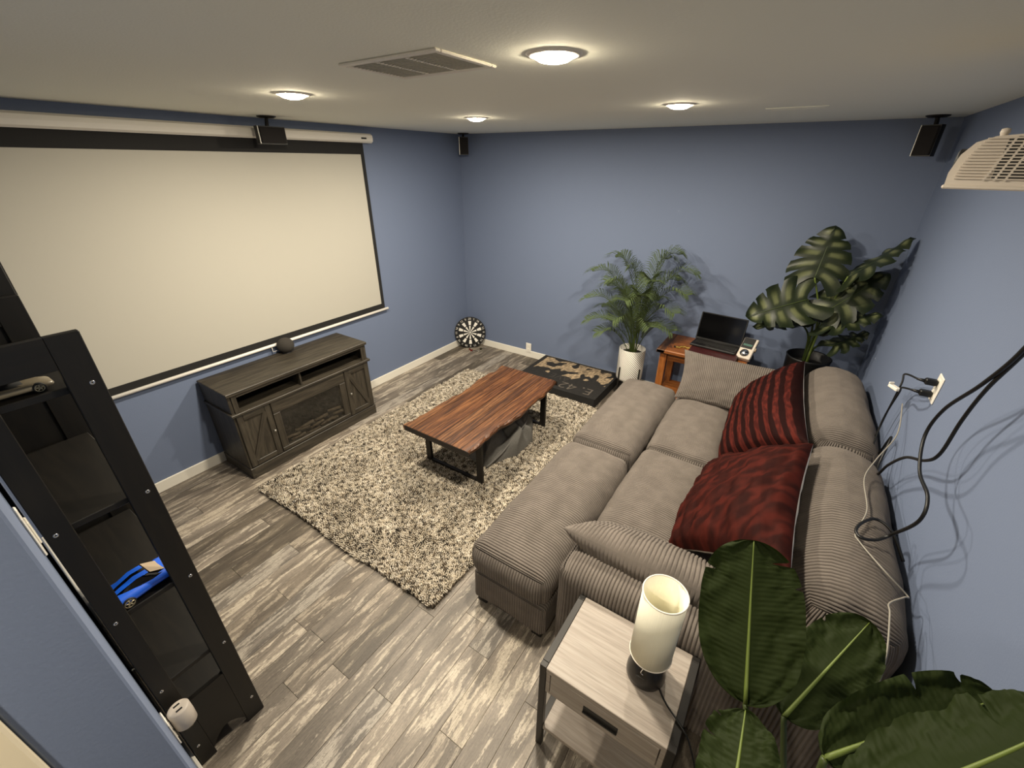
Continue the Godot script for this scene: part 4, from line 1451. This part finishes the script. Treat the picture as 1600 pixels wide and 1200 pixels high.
# heart-shaped split leaf; front light veins through vertex colour of the leaf print
func split_leaf(q: Array, seed_: int, cup := 0.12) -> ArrayMesh:
	var f := frame_of(q)
	var base: Vector3 = f[0]
	var ax: Vector3 = f[1]
	var sd: Vector3 = f[2]
	var nn: Vector3 = f[3]
	var L := ax.length()
	var hw := sd.length() * 0.5
	var st := start()
	st.set_smooth_group(0)
	var fn := FastNoiseLite.new()
	fn.seed = seed_
	fn.frequency = 1.0
	var side := sd.normalized()
	var dir := ax.normalized()
	var edge := func(t: float) -> float:  # outline half width along the midrib, with a heart-shaped base
		return hw * pow(maxf(0.0, sin(PI * pow(clampf(t * 0.97 + 0.03, 0, 1), 0.55))), 0.7)
	var at := func(t: float, s: float, sg: float) -> Vector3:
		# s runs from the midrib (0) to the margin (1); veins sweep forwards, lobes fall behind the base
		var e: float = edge.call(t)
		var x := s * e
		var back := lerpf(-0.34, 0.10, smoothstep(0.0, 0.7, t)) * L * s * s * (1.0 if t < 0.6 else 0.6)
		var p := base + dir * (t * L + back) + side * x * sg
		var c := cup * hw * (s * s) - 0.10 * L * pow(t, 2.0)
		return p + nn * (c + 0.012 * sin(t * 26.0) * s)
	var lobes := 5
	for sg in [-1.0, 1.0]:
		for lb in lobes:
			var t0 := lb * 1.0 / lobes * 0.97
			var t1 := (lb + 1) * 1.0 / lobes * 0.97 + (0.03 if lb == lobes - 1 else 0.0)
			var slit := 0.60 + 0.16 * fn.get_noise_2d(lb * 3.0, sg)
			var ns := 8
			var nt := 5
			for i in ns:
				for j in nt:
					var p: Array[Vector3] = []
					var cc: Array[Color] = []
					for k in [[0, 0], [1, 0], [1, 1], [0, 1]]:
						var s: float = (i + k[0]) * 1.0 / ns
						var v: float = (j + k[1]) * 1.0 / nt
						var gap := 0.13 * smoothstep(slit, 0.95, s) * (1.0 if lb < lobes - 1 else 0.5)
						var vv := lerpf(gap if lb > 0 else gap * 0.3, 1.0 - gap if lb < lobes - 1 else 1.0, v)
						p.append(at.call(lerpf(t0, t1, vv), s * (1.0 - 0.06 * absf(v - 0.5)), sg))
						# pale stripes between the veins, as on the printed leaf
						var pale := smoothstep(0.35, 0.0, absf(v - 0.5)) * smoothstep(0.10, 0.25, s) * smoothstep(0.85, 0.45, s)
						cc.append(Color(0.045, 0.062, 0.04).lerp(Color(0.62, 0.60, 0.50), pale * 0.8))
					if sg < 0:
						p = [p[3], p[2], p[1], p[0]]
						cc = [cc[3], cc[2], cc[1], cc[0]]
					for k in [0, 2, 1, 0, 3, 2]:
						st.set_color(cc[k])
						st.set_uv(Vector2.ZERO)
						st.add_vertex(p[k])
	return done(st)

func rib_of(q: Array, r: float) -> ArrayMesh:
	var f := frame_of(q)
	var st := start()
	var pts := PackedVector3Array()
	var L: float = f[1].length()
	for k in 13:
		var t := k / 12.0 * 0.97
		pts.append(f[0] + f[1] * t + f[3] * (-0.10 * L * t * t + 0.002))
	tube(st, pts, r, r * 0.3, 7)
	return done(st)

# broad paddle leaf with cross ridges and a few splits
func paddle_leaf(q: Array, splits: Array, seed_: int, droop := 0.10, fold := 0.18) -> ArrayMesh:
	var f := frame_of(q)
	var base: Vector3 = f[0]
	var ax: Vector3 = f[1]
	var sd: Vector3 = f[2]
	var nn: Vector3 = f[3]
	var hw := sd.length() * 0.5
	var side := sd.normalized()
	var L := ax.length()
	var st := start()
	st.set_smooth_group(0)
	var fn := FastNoiseLite.new()
	fn.seed = seed_
	fn.frequency = 2.0
	var nt := 150
	var ns := 12
	for sg in [-1.0, 1.0]:
		var rows := []
		var uvs := []
		for i in nt + 1:
			var t := i * 1.0 / nt
			var row := PackedVector3Array()
			var ur := PackedVector2Array()
			var e := hw * pow(maxf(0.0, 1.0 - pow(absf(2.0 * t - 1.0), 2.6)), 0.5) * (1.0 - 0.12 * t)
			var notch := 1.0
			for s in splits:
				if s[0] * sg > 0:
					notch -= s[2] * smoothstep(0.018, 0.0, absf(t - s[1]))
			for j in ns + 1:
				var s := j * 1.0 / ns * notch
				var x := s * e
				var fwd := 0.07 * L * s * sin(PI * t)
				var lift := fold * hw * s - 0.20 * hw * s * s - droop * L * t * t
				lift += 0.0005 * sin(t * L * 520.0 + s * 2.0) * smoothstep(0.0, 0.2, s)
				lift += 0.02 * fn.get_noise_2d(t * 2.0, s * sg) * s
				row.append(base + ax * t + ax.normalized() * fwd + side * x * sg + nn * lift)
				ur.append(Vector2(t, s))
			rows.append(row)
			uvs.append(ur)
		sheet(st, rows, uvs, sg < 0)
	return done(st)

func plants() -> void:
	# areca palm in a white pot on a metal stand
	var t := thing("potted_palm", "feathery green palm in a white ribbed pot standing against the far wall", "potted plant", Vector3(2.30, 0, 0.30))
	var st := start()
	var R := 0.125
	lathe(st, [Vector2(0.0004, 0.215), Vector2(R - 0.012, 0.215), Vector2(R - 0.003, 0.222), Vector2(R, 0.24), Vector2(R, 0.535), Vector2(R - 0.004, 0.54), Vector2(R - 0.010, 0.537), Vector2(R - 0.012, 0.47), Vector2(0.0004, 0.468)], 72)
	var pm: StandardMaterial3D = M.pot_white.duplicate()
	pm.normal_enabled = true
	pm.normal_texture = picture(64, 64, func(x: int, y: int) -> Color:
		var s := cos((x + y) / 64.0 * TAU * 2.0)
		return Color(0.5 + 0.3 * s, 0.5 + 0.3 * s, 0.9))
	pm.uv1_scale = Vector3(18, 24, 1)
	part("pot", done(st), pm, t)
	for k in 4:
		var a := TAU * k / 4.0 + 0.5
		var p := Vector3(cos(a), 0, sin(a)) * (R + 0.008)
		part("stand_leg", box(Vector3(p.x - 0.006, 0, p.z - 0.006), Vector3(p.x + 0.006, 0.36, p.z + 0.006), 0.001), M.metal_black, t)
	st = start()
	for a in [0.5, 0.5 + PI / 2]:
		var p := Vector3(cos(a), 0, sin(a)) * (R + 0.004)
		tube(st, PackedVector3Array([p + Vector3(0, 0.207, 0), -p + Vector3(0, 0.207, 0)]), 0.007, -1, 8)
	part("stand_cross", done(st), M.metal_black, t)
	st = start()
	lathe(st, [Vector2(R - 0.014, 0.482), Vector2(0.05, 0.492), Vector2(0.0004, 0.494)], 24)
	part("soil", done(st), mat(Color(0.09, 0.07, 0.05), 1.0), t)
	var tips := [Vector3(1.812, 1.213, 0.3), Vector3(1.823, 0.981, 0.42), Vector3(1.869, 0.781, 0.45), Vector3(2.006, 0.694, 0.5), Vector3(1.995, 1.352, 0.22), Vector3(2.195, 1.30, 0.35), Vector3(2.566, 1.44, 0.24), Vector3(2.467, 1.385, 0.2), Vector3(2.734, 1.296, 0.28), Vector3(2.713, 1.145, 0.4), Vector3(2.65, 0.993, 0.46), Vector3(2.644, 0.81, 0.4), Vector3(2.446, 1.246, 0.5), Vector3(2.052, 1.19, 0.5), Vector3(2.237, 1.057, 0.55), Vector3(2.436, 0.991, 0.14), Vector3(1.886, 0.837, 0.16), Vector3(2.08, 1.02, 0.2), Vector3(2.58, 1.20, 0.16), Vector3(2.35, 1.10, 0.45), Vector3(2.16, 0.86, 0.55), Vector3(2.50, 0.86, 0.52), Vector3(1.95, 1.08, 0.24)]
	for i in tips.size():
		var tip: Vector3 = tips[i] - t.position
		var b := Vector3(rng.randf_range(-0.03, 0.03), 0.485, rng.randf_range(-0.03, 0.03))
		var out := Vector3(tip.x, 0, tip.z)
		var top := maxf(tip.y, 0.62) + 0.06 * out.length() / 0.5
		var mid1 := b + Vector3(out.x * 0.18, (top - 0.485) * 0.5, out.z * 0.18)
		var mid2 := Vector3(out.x * 0.62, lerpf(0.485, top, 0.93), out.z * 0.62)
		var cv := curve([b, mid1, mid2, tip], 10)
		st = start()
		tube(st, cv, 0.0048, 0.0012, 6)
		var fr := part("frond_stem", done(st), M.stem_dark, t)
		st = start()
		st.set_smooth_group(-1)
		var nl := 44
		for k in nl:
			var f := lerpf(0.30, 0.995, k * 1.0 / (nl - 1))
			var ii := int(f * (cv.size() - 1))
			var p := cv[ii].lerp(cv[mini(ii + 1, cv.size() - 1)], f * (cv.size() - 1) - ii)
			var tg := (cv[mini(ii + 1, cv.size() - 1)] - cv[maxi(ii - 1, 0)]).normalized()
			var sdv := tg.cross(Vector3.UP).normalized()
			var upv := sdv.cross(tg)
			var ll := 0.20 * (sin(PI * clampf((f - 0.28) / 0.80, 0.04, 0.97)) * 0.8 + 0.22)
			for sg in [-1.0, 1.0]:
				var dr: Vector3 = (sdv * sg * 0.75 + tg * 0.62 + upv * (0.32 + rng.randf_range(-0.12, 0.12))).normalized()
				var m := p + dr * ll * 0.55
				var e := p + dr * ll + Vector3(0, -ll * 0.30, 0)
				var lim := 0.014 - t.position.z
				p.z = maxf(p.z, lim)
				m.z = maxf(m.z, lim)
				e.z = maxf(e.z, lim)
				var wv := dr.cross(upv).normalized() * 0.0042
				quad(st, p - wv * 0.4, m - wv, m + wv, p + wv * 0.4)
				tri(st, m - wv, e, m + wv)
		part("leaflets", done(st), M.palm, fr)
	# split-leaf plant in a tall black planter
	t = thing("potted_monstera", "large dark split-leaf plant in a black planter in the right corner", "potted plant", Vector3(3.69, 0, 0.275))
	st = start()
	lathe(st, [Vector2(0.0004, 0), Vector2(0.105, 0), Vector2(0.112, 0.01), Vector2(0.152, 0.77), Vector2(0.156, 0.785), Vector2(0.150, 0.79), Vector2(0.144, 0.78), Vector2(0.138, 0.70), Vector2(0.0004, 0.695)], 56)
	part("planter", done(st), mat(Color(0.045, 0.043, 0.042), 0.45), t)
	st = start()
	lathe(st, [Vector2(0.139, 0.715), Vector2(0.06, 0.73), Vector2(0.0004, 0.732)], 24)
	part("soil", done(st), mat(Color(0.05, 0.04, 0.03), 1.0), t)
	var mon := [
		[Vector3(3.557, 1.403, 0.36), Vector3(3.581, 1.728, 0.22), Vector3(3.356, 1.518, 0.34), Vector3(3.751, 1.577, 0.3)],
		[Vector3(3.556, 1.256, 0.42), Vector3(3.219, 1.12, 0.58), Vector3(3.299, 1.332, 0.4), Vector3(3.463, 1.035, 0.6)],
		[Vector3(3.545, 1.075, 0.34), Vector3(3.276, 1.027, 0.5), Vector3(3.406, 1.064, 0.34), Vector3(3.469, 0.984, 0.5)],
		[Vector3(3.746, 1.434, 0.34), Vector3(4.027, 1.682, 0.25), Vector3(3.886, 1.596, 0.16), Vector3(3.919, 1.57, 0.5)],
		[Vector3(3.681, 1.177, 0.4), Vector3(3.967, 1.44, 0.22), Vector3(3.723, 1.355, 0.24), Vector3(3.956, 1.177, 0.42)],
		[Vector3(3.691, 1.101, 0.42), Vector3(4.006, 1.183, 0.34), Vector3(3.803, 1.188, 0.25), Vector3(3.891, 1.123, 0.5)],
		[Vector3(3.796, 0.942, 0.4), Vector3(3.984, 1.042, 0.3), Vector3(3.85, 1.008, 0.25), Vector3(3.923, 0.964, 0.45)],
	]
	for i in mon.size():
		var q := []
		for v in mon[i]:
			q.append(v - t.position)
		var lf := part("leaf", split_leaf(q, 60 + i), M.leaf_dark, t)
		part("midrib", rib_of(q, 0.004), M.stem_dark, lf)
		var b := Vector3(rng.randf_range(-0.04, 0.04), 0.72, rng.randf_range(-0.04, 0.04))
		var e: Vector3 = q[0]
		st = start()
		tube(st, curve([b, b.lerp(e, 0.5) + Vector3(-e.x * 0.25, 0.05, -e.z * 0.2), e], 10), 0.0085, 0.0055, 9)
		part("petiole", done(st), M.stem if i == 0 or i == 3 else M.stem_dark, t)
	# bird of paradise beside the side table
	t = thing("bird_of_paradise_plant", "big paddle-leaved green plant in the bottom right foreground by the side table", "potted plant", Vector3(3.78, 0, 3.52))
	st = start()
	lathe(st, [Vector2(0.0004, 0), Vector2(0.09, 0), Vector2(0.10, 0.01), Vector2(0.135, 0.30), Vector2(0.138, 0.315), Vector2(0.13, 0.318), Vector2(0.124, 0.27), Vector2(0.0004, 0.268)], 48)
	part("pot", done(st), M.black, t)
	st = start()
	lathe(st, [Vector2(0.125, 0.28), Vector2(0.05, 0.29), Vector2(0.0004, 0.292)], 24)
	part("soil", done(st), mat(Color(0.07, 0.055, 0.04), 1.0), t)
	var bird := [
		[Vector3(3.608, 0.905, 3.326), Vector3(3.527, 1.176, 3.04), Vector3(3.422, 0.98, 3.273), Vector3(3.667, 1.079, 3.187)],
		[Vector3(3.707, 0.838, 3.257), Vector3(3.863, 0.946, 2.943), Vector3(3.692, 0.89, 3.055), Vector3(3.867, 0.872, 3.134)],
		[Vector3(3.729, 1.077, 3.46), Vector3(3.978, 1.17, 3.22), Vector3(3.814, 1.161, 3.261), Vector3(3.89, 1.08, 3.402)],
		[Vector3(3.696, 1.307, 3.66), Vector3(3.948, 1.434, 3.45), Vector3(3.823, 1.325, 3.421), Vector3(3.82, 1.388, 3.654)],
		[Vector3(3.59, 1.045, 3.678), Vector3(3.591, 1.052, 3.451), Vector3(3.491, 1.017, 3.596), Vector3(3.641, 1.062, 3.548)],
	]
	var sp := [[[1.0, 0.86, 0.5], [-1.0, 0.72, 0.2], [1.0, 0.70, 0.15]], [[-1.0, 0.75, 0.15]], [[-1.0, 0.62, 0.35], [-1.0, 0.88, 0.3]], [[-1.0, 0.72, 0.3]], [[-1.0, 0.65, 0.3], [-1.0, 0.85, 0.2]]]
	for i in bird.size():
		var q := []
		for v in bird[i]:
			q.append(v - t.position)
		var lf := part("leaf", paddle_leaf(q, sp[i], 80 + i), M.leaf, t)
		var f := frame_of(q)
		st = start()
		var pts := PackedVector3Array()
		var L: float = f[1].length()
		for k in 17:
			var tt := k / 16.0
			pts.append(f[0] + f[1] * tt + f[3] * (-0.10 * L * tt * tt + 0.001))
		tube(st, pts, 0.0058, 0.0014, 9)
		part("midrib", done(st), M.stem, lf)
		var b := Vector3(rng.randf_range(-0.04, 0.04), 0.28, rng.randf_range(-0.04, 0.04))
		var e: Vector3 = q[0]
		st = start()
		tube(st, curve([b, b.lerp(e, 0.55) + Vector3(-e.x * 0.2, 0.03, -e.z * 0.2), e], 10), 0.011, 0.007, 9)
		part("petiole", done(st), M.stem_dark, t)

# ---------------------------------------------------------------- things on the walls
func wall_plate(label: String, at: Vector3, basis: Basis, outlet: bool) -> Node3D:
	# plate faces local +z, centre at the origin
	var t := thing("outlet_plate" if outlet else "switch_plate", label, "wall outlet" if outlet else "light switch", at)
	t.transform = Transform3D(basis, at)
	part("plate", box(Vector3(-0.037, -0.06, 0), Vector3(0.037, 0.06, 0.006), 0.003), M.white, t)
	if outlet:
		for y in [-0.027, 0.027]:
			part("socket", box(Vector3(-0.017, y - 0.017, 0.005), Vector3(0.017, y + 0.017, 0.008), 0.003), M.trim, t)
	else:
		part("rocker", box(Vector3(-0.017, -0.034, 0.005), Vector3(0.017, 0.034, 0.010), 0.003), M.trim, t)
	return t

func wall_things() -> void:
	wall_plate("white outlet plate low on the far wall near the dartboard corner", Vector3(0.95, 0.125, 0.012), Basis.IDENTITY, true)
	var wr := Basis(Vector3.UP, -PI / 2)
	wall_plate("white outlet plate on the right wall with black plugs in it", Vector3(W, 1.29, 1.825), wr, true)
	var wn := Basis(Vector3.UP, PI)
	wall_plate("white outlet plate on the near wall end holding the plug-in unit", Vector3(2.03, 0.39, ZN), wn, true)
	wall_plate("white light switch plate at the left picture edge on the near wall", Vector3(2.06, 1.345, ZN), wn, false)
	# plug-in unit
	var u := thing("plug_in_unit", "white plug-in unit with dark slots sticking out of the outlet near the bookshelf foot", "air freshener", Vector3(2.03, 0.39, ZN - 0.008), PI)
	var st := start()
	lathe(st, [Vector2(0.0004, -0.045), Vector2(0.028, -0.045), Vector2(0.033, -0.040), Vector2(0.034, 0.0), Vector2(0.033, 0.045), Vector2(0.027, 0.05), Vector2(0.0004, 0.05)], 32)
	var o := part("body", done(st), M.plastic_white, u, Vector3(0, 0.01, 0.036))
	o.scale = Vector3(0.9, 1, 1.0)
	for x in [-0.011, 0.011]:
		part("slot", box(Vector3(x - 0.004, 0.0585, 0.026), Vector3(x + 0.004, 0.0605, 0.046), 0.001), M.black, u)
	part("bottle", box(Vector3(-0.014, -0.06, 0.02), Vector3(0.014, -0.034, 0.05), 0.006), mat(Color(0.45, 0.42, 0.33), 0.2), u)
	# black plugs and their cords on the right wall
	var zc := 1.825
	for k in 2:
		var y: float = [1.316, 1.262][k]
		var pg := thing("power_plug", ["upper black power plug in the right wall outlet", "lower black power plug in the right wall outlet"][k], "plug", Vector3(W - 0.009, y, zc), 0, "black plugs in the right wall outlet")
		part("body", box(Vector3(-0.042, -0.013, -0.014), Vector3(0, 0.013, 0.014), 0.005), M.rubber, pg)
		st = start()
		tube(st, PackedVector3Array([Vector3(-0.04, 0, 0), Vector3(-0.065, -0.002, -0.012)]), 0.008, 0.0045, 10)
		part("strain_relief", done(st), M.rubber, pg)
		st = start()
		if k == 0:
			tube(st, curve([Vector3(-0.062, -0.002, -0.012), Vector3(-0.085, -0.03, -0.12), Vector3(-0.05, -0.13, -0.26), Vector3(-0.035, -0.33, -0.34), Vector3(-0.03, -0.50, -0.36)], 10), 0.0042, -1, 8)
		else:
			tube(st, curve([Vector3(-0.062, -0.002, -0.012), Vector3(-0.08, -0.035, -0.10), Vector3(-0.05, -0.11, -0.23), Vector3(-0.05, -0.30, -0.28), Vector3(-0.05, -0.52, -0.20)], 10), 0.0042, -1, 8)
		part("cord", done(st), M.rubber, pg)
	var cl := thing("cord_clip", "small white plastic clip gathering the cords below the right wall outlet", "clip", Vector3(3.985, 1.16, 1.555), 0.5)
	part("body", box(Vector3(-0.012, -0.012, -0.03), Vector3(0.012, 0.004, 0.03), 0.003), M.white, cl)
	part("hook", box(Vector3(-0.012, 0.004, -0.03), Vector3(0.012, 0.014, -0.022), 0.002), M.white, cl)
	# long cords from the projector
	var c1 := tube_mesh([Vector3(3.93, 2.09, 2.62), Vector3(3.95, 1.90, 2.68), Vector3(3.95, 1.732, 2.636), Vector3(3.95, 1.587, 2.529), Vector3(3.95, 1.425, 2.372), Vector3(3.95, 1.300, 2.335), Vector3(3.95, 1.221, 2.445), Vector3(3.95, 1.222, 2.60), Vector3(3.95, 1.150, 2.632), Vector3(3.955, 0.98, 2.50), Vector3(3.917, 0.945, 2.519), Vector3(3.872, 0.945, 2.537), Vector3(3.858, 0.945, 2.505), Vector3(3.88, 0.945, 2.445), Vector3(3.925, 0.945, 2.395), Vector3(3.975, 0.93, 2.42), Vector3(4.03, 0.85, 2.46)], 0.0055, 8, 8)
	o = part("black_cable", c1, M.rubber)
	tag(o, "thick black cord looping down the right wall onto the near back cushion", "cord")
	var c2 := tube_mesh([Vector3(3.94, 2.09, 2.60), Vector3(3.96, 1.90, 2.665), Vector3(3.96, 1.74, 2.63), Vector3(3.96, 1.58, 2.54), Vector3(3.97, 1.44, 2.47), Vector3(3.975, 1.30, 2.44), Vector3(3.975, 1.22, 2.36), Vector3(3.975, 1.12, 2.18), Vector3(3.98, 0.98, 2.02), Vector3(3.985, 0.87, 1.93), Vector3(4.0, 0.86, 1.82), Vector3(4.03, 0.95, 1.68), Vector3(4.035, 0.8, 1.6)], 0.0055, 8, 8)
	o = part("black_cable", c2, M.rubber)
	tag(o, "second black cord hanging down the right wall behind the far back cushion", "cord")
	var c3 := tube_mesh([Vector3(4.03, 1.10, 1.60), Vector3(4.02, 1.02, 1.78), Vector3(3.95, 0.96, 1.96), Vector3(3.904, 0.94, 2.12), Vector3(3.90, 0.942, 2.35), Vector3(3.858, 0.942, 2.51), Vector3(3.87, 0.942, 2.565), Vector3(3.93, 0.945, 2.67), Vector3(4.0, 0.90, 2.69), Vector3(3.985, 0.915, 2.72), Vector3(3.94, 0.92, 2.78), Vector3(3.937, 0.92, 2.83), Vector3(3.93, 0.87, 2.97), Vector3(3.93, 0.70, 3.04), Vector3(3.93, 0.45, 3.06)], 0.0026, 8, 8)
	o = part("white_cable", c3, M.cord_white)
	tag(o, "thin white cord trailing over the near grey back cushion", "cord")
